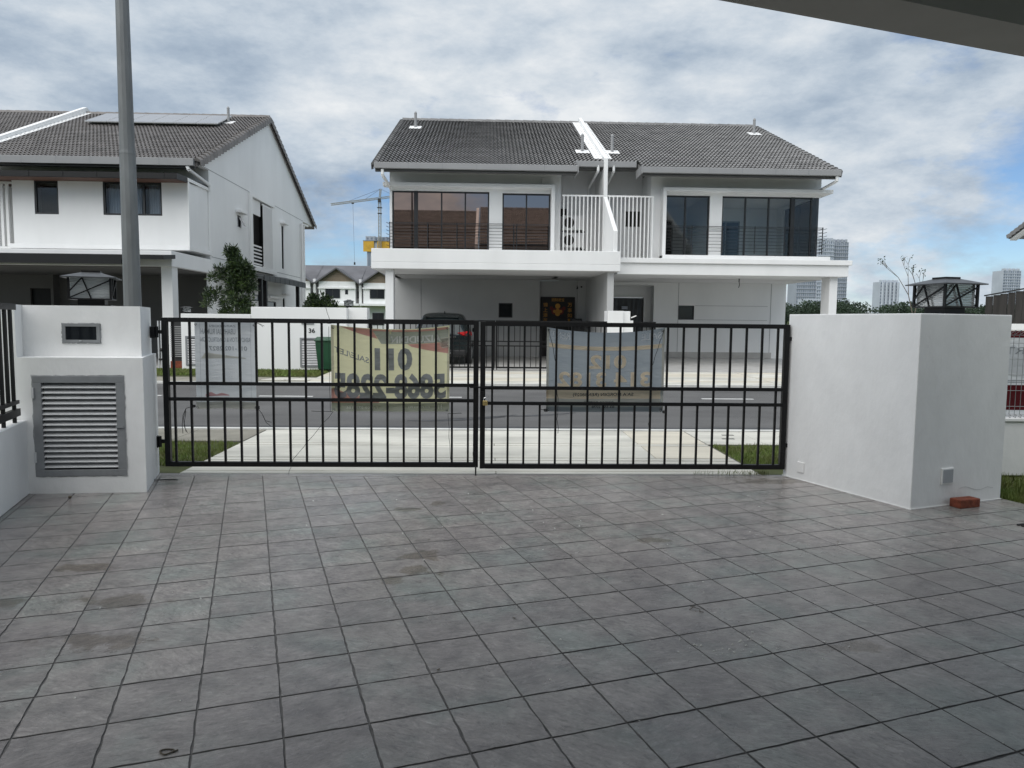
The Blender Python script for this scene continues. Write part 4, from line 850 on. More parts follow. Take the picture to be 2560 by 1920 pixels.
for sx, x in ((-1, PX0-.17), (1, None)):
    if x: MB().obox(Vector(((PX0+2.92)/2+.40, (25.5+RY)/2, roof_z((25.5+RY)/2)+.075)), (1, 0, 0), d_, u_, .085+.10, (RY-25.4)/2/d_.y, .012).build('valley_flashing', soffm, rl)
holes = [(-3.26, .05, 3.95, 5.93), (.50, 2.15, 3.95, 5.90)]
weld(gridwall(MB(), [-3.34, 2.5], [3.1, 6.82], holes, 25.5, 25.68).build('wall', white, hL))
MB().box(-3.34, -3.2, 26.6, 40, 3.1, EZ).box(-3.34, -3.2, 25.68, 26.6, 3.1, 3.95).box(-3.34, -3.2, 25.68, 26.6, 5.93, EZ).box(2.36, 2.5, 25.68, 27, 3.1, 6.75).build('side_wall', white, hL)
m_ = MB(); m_.prism([(25.5, EZ), (RY, RZ-.17), (40, EZ)], -3.34, -3.22, 'x'); m_.build('gable_wall', white, hL)
MB().box(2.5, PX0, 26.98, 27.15, 3.1, 7.4).box(-3.2, 2.36, 28.0, 28.1, 3.1, 6.4).build('inner_wall', white, hL)
MB().box(-3.2, 2.36, 25.7, 28.0, 3.72, 3.80).box(-3.2, 2.36, 25.7, 28.0, 6.2, 6.3).build('upper_floor', soffm, hL)
hd = MB().box(-3.52, 2.27, 25.12, 25.5, 6.02, 6.14).box(2.15, 2.27, 25.12, 25.5, 3.8, 6.02).build('window_hood', white, hL, bevel=.008)
window(hL, -3.26, .05, 3.95, 5.93, 25.6, (-2.46, -1.58, -.77), tintg, fw=.05); window(hL, .50, 2.15, 3.95, 5.90, 25.6, (1.33,), tintg, fw=.05)
MB().box(-2.52, -2.39, 25.52, 25.66, 3.95, 5.93).build('mullion', framem, hL)
windowY(hL, 25.7, 26.58, 3.95, 5.93, -3.27, (), tintg)
rlg = MB().box(-3.36, 2.14, 25.39, 25.41, 4.83, 4.85).build('balcony_rail', framem, hL)
railing(rlg, -3.34, 2.12, 25.40, 3.98, 4.84, (-3.33, -2.05, -1.05, .0, .9, 1.0, 2.1))
for i in range(7): MB().bar((-3.36, 25.4, 4.05+i*.125), (-3.43, 25.3, 4.08+i*.125), .014).build('rail_bar', framem, rlg)
# front canopy slab with upstand
MB().box(-3.55, 4.12, 22.75, 25.5, 3.10, 3.30).box(-3.55, 4.12, 22.75, 22.93, 3.30, 3.71).box(-3.55, -3.40, 22.93, 25.5, 3.30, 3.71).build('canopy_slab', white, hL, bevel=.012)
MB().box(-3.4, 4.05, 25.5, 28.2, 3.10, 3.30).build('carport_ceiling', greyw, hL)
scr = MB().box(2.5, PX0, 24.98, 25.02, 5.74, 5.79).build('bar_screen', whitebar, hL); MB().box(2.5, PX0, 24.98, 25.02, 3.70, 3.75).build('screen_rail', whitebar, scr)
me = MB().box(-.018, .018, -.03, .03, 0, 1.99).mesh('screen_bar', whitebar)
for i in range(11): inst('screen_bar', me, scr, (2.56+i*.134, 25.0, 3.75))
MB().tube((3.72, 25.15, 6.80), (3.72, 25.15, 6.62), .045, n=10).tube((3.72, 25.15, 6.62), (3.66, 26.85, 6.38), .045, n=10).tube((3.66, 26.9, 6.40), (3.66, 26.9, 3.3), .045, n=10).build('downpipe', white, hL)
MB().tube((-3.42, EY-.05, 6.40), (-3.42, EY-.05, 6.22), .05, n=10).tube((-3.42, EY-.05, 6.22), (-3.30, 25.45, 5.98), .05, n=10).build('downpipe', white, hL)
cam_ = MB().box(1.83, 1.98, 25.42, 25.5, 6.20, 6.42).tube((1.905, 25.40, 6.36), (1.905, 25.42, 6.36), .022, n=10).tube((1.905, 25.40, 6.28), (1.905, 25.42, 6.28), .022, n=10).build('alarm_box', whitebar, hL, bevel=.008)
tag(cam_); MB().box(1.87, 1.94, 25.43, 25.5, 6.165, 6.20).build('alarm_lamp', darkred, hL)
MB().box(2.55, 2.85, 26.95, 26.98, 5.35, 5.62).build('louvre_window', shadowc, hL)
for z in (4.82, 4.20):
    a = thing('air_conditioner', ['upper', 'lower'][z < 4.5]+' white air-conditioner unit behind the bar screen of the bronze-glass house', 'air conditioner', (3.0, 26.7, z), 'air conditioners')
    MB().box(2.68, 3.42, 26.6, 26.9, z, z+.52).build('casing', whitebar, a, bevel=.015); MB().tube((2.92, 26.59, z+.26), (2.92, 26.605, z+.26), .19, n=20).build('fan_grille', shadowc, a)
    MB().box(2.72, 2.76, 26.55, 26.95, z-.04, z).build('bracket', blackm, a); MB().box(3.32, 3.36, 26.55, 26.95, z-.04, z).build('bracket', blackm, a); MB().box(3.2, 3.5, 26.6, 26.7, z-.08, z-.042).build('cable_tray', blackm, a)
# carport of the left unit
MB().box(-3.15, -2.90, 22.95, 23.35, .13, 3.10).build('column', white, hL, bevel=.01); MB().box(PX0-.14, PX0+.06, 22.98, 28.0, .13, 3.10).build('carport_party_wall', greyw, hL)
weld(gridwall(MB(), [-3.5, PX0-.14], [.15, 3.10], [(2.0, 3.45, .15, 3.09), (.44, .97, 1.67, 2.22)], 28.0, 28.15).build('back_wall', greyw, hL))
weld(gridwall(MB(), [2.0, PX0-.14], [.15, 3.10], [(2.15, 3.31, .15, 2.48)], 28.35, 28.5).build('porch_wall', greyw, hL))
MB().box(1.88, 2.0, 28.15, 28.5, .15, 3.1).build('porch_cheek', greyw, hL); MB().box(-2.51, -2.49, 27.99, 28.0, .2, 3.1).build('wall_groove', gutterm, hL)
window(hL, .44, .97, 1.67, 2.22, 28.06, (), darkg, fw=.04)
dr = MB().box(2.16, 3.30, 28.40, 28.44, .15, 2.47).build('front_door', blackm, hL)
gold = M('gold_print', (.55, .27, .035), .5, var=.1); redp = M('red_print', (.16, .012, .010), .6, var=.2); doorp = M('door_panel', (.012, .010, .010), .6, var=.2)
def wall_text(body, x0, x1, z0, z1, y, mat, parent, bold=.01, nm='lettering'):
    v, f = text_polys(body, bold); a0, a1 = min(p[0] for p in v), max(p[0] for p in v); b0, b1 = min(p[1] for p in v), max(p[1] for p in v)
    m_ = MB(); m_.add([(x0+(p[0]-a0)/(a1-a0)*(x1-x0), y, z0+(p[1]-b0)/(b1-b0)*(z1-z0)) for p in v], f); return m_.build(nm, mat, parent, fix=False)
MB().box(2.06, 2.40, 28.28, 28.285, .9, 2.36).box(3.04, 3.38, 28.28, 28.285, .9, 2.36).box(2.40, 3.04, 28.28, 28.285, 2.26, 2.47).build('door_curtain', doorp, dr)
MB().box(2.06, 3.38, 28.286, 28.29, .15, 2.48).build('curtain_panel', doorp, dr)
for i, ch in enumerate('锦上添花'): wall_text(ch, 2.16, 2.33, 2.10-i*.20, 2.26-i*.20, 28.275, gold, dr)
for i, ch in enumerate('万事如意'): wall_text(ch, 3.10, 3.27, 2.10-i*.20, 2.26-i*.20, 28.275, gold, dr)
wall_text('招财进宝', 2.48, 2.97, 2.31, 2.44, 28.275, gold, dr)
def disc(cx, cz, r, y, mat, nm, par, sq=1, n=20): m_ = MB(); m_.add([(cx, y, cz)]+[(cx+r*cos(2*pi*i/n), y, cz+sq*r*sin(2*pi*i/n)) for i in range(n)], [(0, 1+i, 1+(i+1) % n) for i in range(n)]); return m_.build(nm, mat, par, fix=False)
for dx, dz, rr_, mt in ((0, .18, .10, gold), (-.12, -.02, .12, redp), (.12, -.02, .12, redp), (-.24, .10, .07, redp), (.24, .10, .07, redp), (0, -.10, .10, gold), (0, .02, .07, gold), (-.12, -.02, .06, gold), (.12, -.02, .06, gold)):
    disc(2.72+dx, 1.95+dz, rr_, 28.274-(.003 if mt is gold else 0), mt, 'flower_motif', dr)
for x in (3.50,): MB().box(x-.06, x+.06, 28.1, 28.3, 2.86, 2.92).tube((x-.05, 28.05, 2.85), (x-.08, 27.95, 2.80), .03, n=8).tube((x+.05, 28.05, 2.88), (x+.10, 27.98, 2.86), .03, n=8).build('security_camera', blackm, hL)
# ------------------------------------------------------------------ right unit (clear glass)
hR = thing('semi_detached_house', 'white semi-detached house with clear corner glazing and empty rooms upstairs', 'house', (8, 25.5, .15), 'semi-detached houses across the road')
rr2 = roofset(hR, tilem, [(PX1, 5.06, 25.25), (5.06, 11.63, EY)], PX1, 11.63, False, True)
gutter(rr2, 5.04, 11.66, EY, EZ+.04); gutter(rr2, PX1, 5.02, 25.25, roof_z(25.25)); MB().box(5.02, 5.055, EY-.14, 25.25, EZ-.16, EZ+.1).build('gutter_end', gutterm, rr2)
MB().box(5.06, 11.6, EY-.02, EY+.10, EZ-.21, EZ-.165).box(PX1, 5.06, 25.23, 25.6, roof_z(25.3)-.24, roof_z(25.3)-.19).build('eave_shade_strip', eavem, rr2)
vent(rr2, 4.42, 26.6); vent(rr2, 10.95, 30.6)
MB().obox(Vector((PX1+.10, (25.5+RY)/2, roof_z((25.5+RY)/2)+.075)), (1, 0, 0), d_, u_, .10, (RY-25.4)/2/d_.y, .012).build('valley_flashing', soffm, rr2)
holes = [(6.10, 7.68, 3.86, 5.92), (8.11, 11.50, 3.86, 5.92)]
weld(gridwall(MB(), [5.62, 11.56], [3.06, 6.82], [(6.10, 7.68, 3.86, 5.92), (8.11, 11.56, 3.86, 5.92)], 25.5, 25.68).build('wall', white, hR))
MB().box(11.42, 11.56, 28.4, 40, 3.1, EZ).box(11.42, 11.56, 25.68, 28.4, 3.1, 3.86).box(11.42, 11.56, 25.68, 28.4, 5.93, EZ).box(5.62, 5.76, 25.68, 29.2, 3.1, 6.75).build('side_wall', white, hR)
m_ = MB(); m_.prism([(25.5, EZ), (RY, RZ-.17), (40, EZ)], 11.44, 11.56, 'x'); m_.build('gable_wall', white, hR)
MB().box(PX1, 5.62, 26.98, 27.15, 3.1, 7.4).build('inner_wall', white, hR)
# upstairs rooms seen through the glass
MB().box(5.76, 11.42, 25.7, 29.2, 3.70, 3.78).build('upper_floor', conc, hR); MB().box(5.76, 11.42, 25.7, 29.2, 6.05, 6.12).build('room_ceiling', white, hR)
weld(gridwall(MB(), [5.76, 11.42], [3.78, 6.05], [(6.0, 7.3, 3.78, 5.55), (8.25, 9.95, 3.78, 5.55)], 29.0, 29.12).build('room_wall', white, hR)); MB().box(7.84, 7.96, 25.7, 29.0, 3.78, 6.05).build('room_wall', white, hR)
for a, b, c in ((6.0, 7.3, (6.65,)), (8.25, 9.95, (8.82, 9.39))): window(hR, a, b, 3.78, 5.55, 29.05, c, darkg, frame=alumdk, nm='inner_door')
window(hR, 6.10, 7.68, 3.86, 5.92, 25.6, (6.84,), clearg, fw=.05); window(hR, 8.11, 11.30, 3.86, 5.92, 25.6, (8.95, 9.77, 10.60), clearg, fw=.05)
MB().box(10.54, 10.67, 25.52, 25.66, 3.86, 5.92).build('mullion', framem, hR)
MB().box(11.30, 11.53, 25.596, 25.604, 3.88, 5.90).build('corner_pane', clearg, hR)
windowY(hR, 25.62, 28.4, 3.86, 5.92, 11.52, (27.1,), clearg, fw=.03)  # side glazing lengthened beyond the corner to let more light into the rooms
MB().box(5.96, 11.82, 25.12, 25.5, 6.0, 6.12).box(11.56, 11.82, 25.5, 27.2, 6.0, 6.12).box(5.96, 6.08, 25.12, 25.5, 3.7, 6.0).build('window_hood', white, hR, bevel=.008)
rlg = MB().box(6.1, 11.66, 25.39, 25.41, 4.85, 4.87).build('balcony_rail', framem, hR); railing(rlg, 6.1, 11.64, 25.40, 3.95, 4.86, (7.05, 8.12, 9.25, 10.3, 11.4, 11.63), side=(11.64, 27.0))
for i in range(7): MB().bar((11.64, 25.4, 4.05+i*.125), (11.74, 25.3, 4.08+i*.125), .014).build('rail_bar', framem, rlg)
MB().box(4.13, 11.62, 23.40, 25.5, 3.06, 3.42).box(4.13, 11.70, 23.32, 25.5, 3.42, 3.575).box(5.96, 11.76, 25.0, 25.5, 3.575, 3.84).build('canopy_slab', white, hR, bevel=.010)
MB().box(4.1, 11.56, 25.5, 28.2, 3.06, 3.2).build('carport_ceiling', soffm, hR)
scr = MB().box(PX1, 5.62, 24.98, 25.02, 5.74, 5.79).build('bar_screen', whitebar, hR); MB().box(PX1, 5.62, 24.98, 25.02, 3.60, 3.65).build('screen_rail', whitebar, scr); me = MB().box(-.018, .018, -.03, .03, 0, 2.09).mesh('screen_bar', whitebar)
for i in range(12): inst('screen_bar', me, scr, (4.10+i*.134, 25.0, 3.65))
MB().box(4.98, 5.55, 26.95, 26.98, 5.02, 5.56).build('louvre_window', shadowc, hR)
MB().tube((4.25, 25.15, 6.80), (4.25, 25.15, 6.62), .045, n=10).tube((4.25, 25.15, 6.62), (4.25, 26.85, 6.38), .045, n=10).build('downpipe', white, hR)
MB().tube((11.55, EY-.05, 6.42), (11.55, EY-.05, 6.26), .05, n=10).tube((11.55, EY-.05, 6.26), (11.45, 25.48, 6.12), .05, n=10).build('downpipe', white, hR)
MB().box(11.12, 11.38, 23.6, 24.2, .13, 3.06).build('column', white, hR, bevel=.01)
weld(gridwall(MB(), [PX1+.0, 11.5], [.15, 3.06], [(PX1, 6.38, .15, 2.95), (7.34, 7.95, 1.66, 2.20)], 28.0, 28.15).build('back_wall', white, hR)); MB().box(11.36, 11.5, 28.15, 38, .15, 3.06).build('side_wall', white, hR)
weld(gridwall(MB(), [PX1, 6.4], [.15, 3.06], [(4.72, 6.10, .15, 2.50)], 28.55, 28.7).build('porch_wall', white, hR)); MB().box(6.38, 6.5, 28.15, 28.7, .15, 3.06).build('porch_cheek', white, hR)
MB().box(PX1, 11.0, 27.985, 28.0, .2, .42).build('skirting', garage_floor, hR)
for x in (7.33, 10.92): MB().box(x-.008, x+.008, 27.992, 28.0, .42, 3.06).build('wall_groove', gutterm, hR)
for z in (2.2, 1.66): MB().box(7.97, 10.8, 27.994, 28.0, z-.006, z+.006).build('wall_groove', gutterm, hR)
window(hR, 7.34, 7.95, 1.66, 2.20, 28.06, (), darkg, fw=.04)
plasticsheet = M('black_plastic_sheet', (.018, .018, .020), .3, var=.3, scale=6, bump=.9, bscale=7, stretch=(2.5, 1, .5))
m_ = MB(); nx, nz = 30, 8
m_.add([(4.74+1.34*i/nx, 28.6+.035*noise.noise(Vector((i*.45, j*.12, 1))), .16+2.33*j/nz) for j in range(nz+1) for i in range(nx+1)], [(j*(nx+1)+i, j*(nx+1)+i+1, (j+1)*(nx+1)+i+1, (j+1)*(nx+1)+i) for j in range(nz) for i in range(nx)]); sh = m_.build('door_sheet', plasticsheet, hR, smooth=True, fix=False)
window(hR, 5.22, 5.50, 2.02, 2.18, 28.52, (), curtain, fw=.02, nm='notice'); MB().box(4.66, 4.72, 28.5, 28.7, .15, 2.56).box(6.10, 6.16, 28.5, 28.7, .15, 2.56).box(4.72, 6.10, 28.5, 28.7, 2.50, 2.56).build('door_frame', white, hR)
MB().tube((8.62, 25.0, 3.06), (8.62, 25.0, 2.95), .02, n=8).path([(8.62, 25, 2.95), (8.64, 25, 2.85), (8.61, 25, 2.75)], .012).build('lamp_wire', ropem, hR)
# ------------------------------------------------------------------ left house (gable end, windows, awnings)
hA = thing('semi_detached_house', 'white gable-ended house with dark awnings and solar panels at the left', 'house', (-13, 26, .1), 'semi-detached houses across the road')
GXW = -9.41; PLX = -17.06
_E = (EY, EZ, RY, RZ)
rA = roofset(hA, tilel, [(PLX+.1, GXW+.06, EY)], PLX+.1, GXW+.06, False, True)
gutter(rA, -24.5, GXW-.02, EY, EZ+.06, .24); MB().box(-24, GXW-.02, EY-.02, EY+.12, EZ-.22, EZ-.18).build('eave_shade_strip', eavem, rA)
vent(rA, -10.55, 30.9)
MB().prism([(25.0, 7.0), (RY, RZ+.30), (RY+7, RZ-7*SL+.3), (RY+7, 3.2), (25.6, 3.2)], PLX-.1, PLX+.08, 'x').build('party_wall', white, hA)
MB().obox(Vector((PLX+.20, (25.0+RY)/2, roof_z((25.0+RY)/2)+.075)), (1, 0, 0), d_, u_, .12, (RY-24.8)/2/d_.y, .012).build('valley_flashing', soffm, rA)
gy = [(28.30, 28.72, 4.98, 5.42), (29.86, 32.62, 3.70, 6.36), (34.26, 34.60, 3.84, 5.80), (29.15, 29.62, 1.35, 2.22), (30.1, 30.95, 2.25, 2.52), (31.9, 33.2, .2, 2.3), (34.28, 34.62, 1.2, 2.5)]
weld(gridwall(MB(), [25.5, 38.2], [.1, EZ-.05], gy, GXW-.15, GXW, 'y').build('gable_wall', white, hA))
m_ = MB(); m_.prism([(24.6, EZ-.05), (RY, RZ-.16), (40.2, EZ-.05)], GXW-.15, GXW, 'x'); m_.build('gable_top', white, hA)
for z, y0 in ((6.52, 24.7), (3.62, 25.6)): MB().box(GXW, GXW+.006, y0, 38.2, z-.012, z+.012).build('wall_groove', gutterm, hA)
for y0, y1, z0, z1 in gy:
    if y1-y0 > 2: continue
    windowY(hA, y0, y1, z0, z1, GXW-.06, (), darkg, fw=.04)
for y0, y1, z in ((28.1, 28.95, 5.50), (34.05, 34.8, 5.86), (28.95, 29.85, 2.34), (29.95, 31.1, 2.66), (31.7, 33.6, 2.42), (34.1, 34.85, 2.62)): MB().box(GXW, GXW+.20, y0, y1, z, z+.10).build('window_ledge', white, hA, bevel=.01)
m_ = MB(); m_.prism([(28.3, 5.40), (28.72, 5.40), (28.72, 5.37), (28.3, 5.37)], GXW-.02, GXW, 'x'); MB().add([(GXW, 28.34, 5.40), (GXW, 28.68, 5.40), (GXW+.20, 28.68, 5.02), (GXW+.20, 28.34, 5.02)], [(0, 1, 2, 3)]).build('open_sash', darkg, hA)
# tall side window with railing slats and slatted shutter
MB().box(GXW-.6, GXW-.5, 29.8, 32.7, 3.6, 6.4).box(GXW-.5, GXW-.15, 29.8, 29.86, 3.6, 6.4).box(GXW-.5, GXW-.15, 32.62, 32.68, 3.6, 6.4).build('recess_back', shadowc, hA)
MB().box(GXW, GXW+.10, 29.6, 29.86, 3.60, 6.50).box(GXW, GXW+.10, 29.86, 32.9, 6.36, 6.50).box(GXW, GXW+.16, 29.6, 32.9, 3.45, 3.62).build('window_surround', white, hA, bevel=.01)
MB().box(GXW-.06, GXW-.02, 29.9, 31.2, 5.75, 6.34).build('upper_panel', white, hA)
for i in range(6): MB().box(GXW-.05, GXW-.01, 29.88, 31.3, 3.74+i*.145, 3.80+i*.145).build('rail_slat', whitebar, hA)
sh = MB().box(GXW+.02, GXW+.05, 31.25, 32.6, 3.66, 3.72).box(GXW+.02, GXW+.05, 31.25, 32.6, 6.24, 6.30).box(GXW+.02, GXW+.05, 31.9, 32.6, 5.18, 5.23).build('shutter', whitebar, hA)
for i in range(14): MB().box(GXW+.055, GXW+.075, 31.27+i*.098, 31.27+i*.098+.05, 3.72, 6.24).build('shutter_slat', whitebar, sh)
for q, (y, z) in enumerate(((30.4, 5.1), (30.4, 4.5))): MB().box(GXW-.45, GXW-.2, y-.35, y+.35, z, z+.5).build('stacked_unit', curtain, hA)
# front: wall, projecting bay, awnings, slab
MB().box(-24, GXW-.155, 25.5, 25.65, 3.1, 6.82).build('front_wall', white, hA)
weld(gridwall(MB(), [-14.85, GXW], [3.72, 5.83], [(-14.18, -13.44, 4.73, 5.77), (-12.07, -10.25, 4.73, 5.77)], 23.8, 23.95).build('bay_wall', white, hA)); MB().box(-14.85, -14.7, 23.95, 25.5, 3.72, 5.83).box(GXW-.14, GXW-.02, 23.95, 25.5, 3.72, 5.83).box(-14.7, GXW-.14, 23.95, 25.5, 5.72, 5.82).box(-14.7, GXW-.14, 23.95, 25.5, 3.72, 3.82).build('bay_side', white, hA)
MB().box(-14.95, GXW+.03, 23.70, 25.6, 3.66, 3.80).box(GXW-.02, GXW+.03, 23.70, 25.7, 5.80, 5.90).box(GXW-.018, GXW+.028, 25.42, 25.7, 3.8, 5.8).box(GXW-.018, GXW+.028, 23.72, 23.80, 3.80, 5.80).build('bay_ledge', white, hA, bevel=.008)
for a, b, c in ((-14.18, -13.44, ()), (-12.07, -10.25, (-11.5, -10.82))):
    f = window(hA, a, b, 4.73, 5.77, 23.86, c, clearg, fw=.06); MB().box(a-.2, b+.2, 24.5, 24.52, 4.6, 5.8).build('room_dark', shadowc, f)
    if c:
        for x0, x1 in ((-12.0, -11.55), (-11.45, -11.0), (-10.75, -10.33)):
            m_ = MB(); n = 26; m_.add([(x0+(x1-x0)*i/n, 24.05+.03*sin(i*1.3), z) for z in (4.74, 5.75) for i in range(n+1)], [(i, i+1, n+2+i, n+1+i) for i in range(n)]); m_.build('curtain', curtain, f, fix=False, smooth=True)
aw = MB().prism([(22.9, 5.72), (22.9, 5.89), (25.4, 5.97), (25.4, 5.84)], -16.5, -9.95, 'x').prism([(22.9, 5.72), (22.9, 5.89), (25.4, 5.97), (25.4, 5.84)], -9.949, -9.40, 'x').build('upper_awning', blackm, hA)
MB().add([(-16.5, 22.94, 5.715), (-9.45, 22.94, 5.715), (-9.45, 25.3, 5.832), (-16.5, 25.3, 5.832)], [(0, 1, 2, 3)]).build('awning_soffit', brownsoff, aw)
me = MB().box(0, .03, -.012, .0, 5.74, 5.91).mesh('awning_joint', blackm)
for i in range(7): inst('awning_joint', me, aw, (-15.8+i*1.0, 22.9, 0))
MB().box(-24, GXW, 22.4, 25.5, 3.06, 3.52).build('canopy_slab', white, hA, bevel=.012)
MB().prism([(21.6, 3.05), (21.6, 3.32), (22.4, 3.40), (22.4, 3.12)], -24, -10.5, 'x').prism([(21.6, 3.20), (21.6, 3.32), (22.4, 3.40), (22.4, 3.28)], -10.499, -9.30, 'x').build('lower_awning', blackm, hA)
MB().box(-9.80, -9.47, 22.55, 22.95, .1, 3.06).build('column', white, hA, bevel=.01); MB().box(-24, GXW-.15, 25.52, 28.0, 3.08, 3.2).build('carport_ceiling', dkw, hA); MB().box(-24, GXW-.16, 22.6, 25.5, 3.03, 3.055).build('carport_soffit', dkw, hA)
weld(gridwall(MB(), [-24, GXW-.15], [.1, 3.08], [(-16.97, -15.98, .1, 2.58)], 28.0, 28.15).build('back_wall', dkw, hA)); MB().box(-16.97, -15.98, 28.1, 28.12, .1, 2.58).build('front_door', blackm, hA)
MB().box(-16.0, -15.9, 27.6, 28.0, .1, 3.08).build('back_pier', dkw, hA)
MB().tube((GXW-.25, EY-.05, 6.42), (GXW-.2, EY-.05, 6.28), .06, n=10).tube((GXW-.2, EY-.05, 6.28), (GXW+.06, 25.40, 5.98), .06, n=10).tube((GXW+.06, 25.4, 5.98), (GXW+.06, 25.45, 5.8), .06, n=10).build('downpipe', white, hA)
for y in (37.7, 38.05): MB().tube((GXW+.07, y, .1), (GXW+.07, y, 6.35), .055, n=10).build('downpipe', white, hA)
MB().tube((GXW+.07, 37.7, 6.3), (GXW+.07, 38.9, 6.35), .05, n=10).tube((GXW+.03, 37.5, .1), (GXW+.03, 37.5, 6.3), .02, n=6).build('downpipe', white, hA)
sa = MB().add([(GXW+.01, 25.8, 3.32), (-8.55, 25.8, 3.12), (-8.55, 35, 3.25), (GXW+.01, 35, 3.45), (GXW+.01, 25.8, 3.26), (-8.55, 25.8, 3.02), (-8.55, 35, 3.12), (GXW+.01, 35, 3.39)], [(0, 1, 2, 3), (4, 7, 6, 5), (0, 4, 5, 1), (1, 5, 6, 2), (2, 6, 7, 3), (3, 7, 4, 0)]).build('side_awning', charm, hA)
for i in range(9): MB().box(-8.555, -8.53, 28.6+i*.72, 28.6+i*.72+.68, 3.0, 3.22).build('awning_fascia', charm, sa)
for y in (28.4, 29.0, 33.9): MB().box(-8.70, -8.56, y-.07, y+.07, .1, 3.06).build('awning_post', blackm, sa)
scr = MB().box(-16.6, -14.9, 23.85, 23.9, 5.66, 5.72).build('bar_screen', whitebar, hA); MB().box(-16.6, -14.9, 23.85, 23.9, 3.66, 3.72).build('screen_rail', whitebar, scr); me = MB().box(-.04, .04, -.03, .03, 0, 1.94).mesh('screen_bar', whitebar)
for i in range(9): inst('screen_bar', me, scr, (-15.05-i*.16, 23.87, 3.72))
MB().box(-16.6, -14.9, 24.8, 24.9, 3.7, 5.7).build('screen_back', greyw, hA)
# solar panels, each lifted off the tiles
sx0, sw = -15.72, .855
for i in range(6):
    x = sx0+i*sw; ps = thing('solar_panel', '%s solar panel of the row on the left roof' % ['leftmost', 'second from left', 'third from left', 'fourth from left', 'fifth from left', 'rightmost'][i], 'solar panel', (x, 30.4, roof_z(30.4)), 'solar panels')
    c0 = Vector((x+sw/2, 30.65, roof_z(30.65)+.21)); MB().obox(c0, (1, 0, 0), d_, u_, sw/2-.012, .95, .018).build('frame', alum, ps); MB().obox(c0+u_*.021, (1, 0, 0), d_, u_, sw/2-.03, .93, .002).build('cells', solar, ps)
    for k in (-.6, .6): MB().obox(c0+d_*k-u_*.09, (1, 0, 0), d_, u_, sw/2-.02, .02, .07).build('mount_rail', alumdk, ps)
# neighbour beyond the party wall
hB = thing('semi_detached_house', 'partly cropped white house left of the solar-panel roof', 'house', (-20, 26, .1), 'semi-detached houses across the road')
rB = roofset(hB, tilel, [(-24.6, PLX-.1, EY)], -24.6, PLX-.1, False, False)
MB().box(-24, PLX-.12, 25.7, 39, 3.1, EZ-.1).build('wall', white, hB); vent(rB, -17.55, 27.0)
MB().obox(Vector((PLX-.22, (25.0+RY)/2, roof_z((25.0+RY)/2)+.075)), (1, 0, 0), d_, u_, .12, (RY-24.8)/2/d_.y, .012).build('valley_flashing', soffm, rB)
# ------------------------------------------------------------------ next house on the right (back corner of its gable)
hC = thing('semi_detached_house', 'white house corner with soffit at the right edge', 'house', (30, 32, .1), 'semi-detached houses across the road')
MB().box(29.50, 36, 25.5, 38.2, .1, EZ-.05).build('wall', white, hC); m_ = MB(); m_.prism([(25.5, EZ-.05), (RY, RZ-.16), (39.5, EZ-.05)], 29.50, 29.65, 'x'); m_.build('gable_wall', white, hC)
ro = MB(); by = 2*RY-EY
for a, b in ((EY, RY), (by, RY)): ro.prism([(a, EZ+.0), (b, RZ+.0), (b, RZ-.14), (a, EZ-.14)], 29.10, 36, 'x')
ro = ro.build('roof', tilem, hC); barge(ro, 29.10, by, EZ+.02, RY, RZ+.02, tilem, -1); MB().prism([(by-.1, EZ-.16), (RY, RZ-.2), (RY, RZ-.26), (by-.1, EZ-.24)], 29.12, 29.50, 'x').build('soffit', white, hC)
MB().tube((29.42, 38.05, .1), (29.42, 38.05, 6.3), .055, n=10).tube((29.42, 38.05, 6.3), (29.42, 38.9, 6.36), .05, n=10).build('downpipe', white, hC); MB().box(29.20, 29.50, 37.2, 37.9, 5.9, 6.0).build('window_ledge', white, hC)
hb = thing('board_hoarding', 'dark vertical board hoarding with sloped top at the right edge', 'hoarding', (22, 30, .1))
for i in range(16):
    t0, t1 = i/16, (i+1)/16; p = Vector((21.2, 30.6)).lerp(Vector((23.7, 27.0)), t0); q = Vector((21.2, 30.6)).lerp(Vector((23.7, 27.0)), t1-.004); o_ = random.Random(i).uniform(0, .03); zt = 2.79+t0*.75
    m_ = MB(); m_.prism([tuple(p+Vector((-o_, 0))), tuple(q+Vector((-o_, 0))), tuple(q+Vector((.04, .05))), tuple(p+Vector((.04, .05)))], .1, zt); m_.build('board', boardm, hb)
MB().bar((21.15, 30.65, 2.82), (23.7, 26.95, 3.60), .1, .05).build('top_rail', charm, hb)
# ------------------------------------------------------------------ opposite front walls, gates, bin
WY = 21.0
wA = thing('front_wall', 'white front wall with louvred meter box left of the number 36 wall', 'wall', (-7.6, WY, .1), 'front walls across the road')
MB().box(-8.62, -6.67, WY, WY+.7, .08, 1.65).build('wall', white, wA, bevel=.01)
wB = thing('front_wall', 'taller white front wall numbered 36 beside the green bin', 'wall', (-5, WY, .1), 'front walls across the road')
MB().box(-6.66, -3.98, WY, WY+.7, .08, 1.86).box(-3.98, -3.44, WY+.25, WY+.7, .08, 1.87).build('wall', white, wB, bevel=.01)
def louvre(parent, x0, x1, z0, z1, y):
    f = MB().box(x0, x1, y-.03, y, z1-.05, z1).box(x0, x1, y-.03, y, z0, z0+.05).box(x0, x0+.05, y-.028, y, z0+.05, z1-.05).box(x1-.05, x1, y-.028, y, z0+.05, z1-.05).build('louvre_door', alumdk, parent)
    MB().box(x0+.05, x1-.05, y-.004, y, z0+.05, z1-.05).build('door_back', shadowc, f); n = 15; me = MB().add([(x0+.05, -.026, 0), (x1-.05, -.026, 0), (x1-.05, -.006, .026), (x0+.05, -.006, .026)], [(0, 1, 2, 3)]).mesh('louvre_slat', alum)
    for i in range(n): inst('louvre_slat', me, f, (0, y, z0+.06+(z1-z0-.12)*i/n))
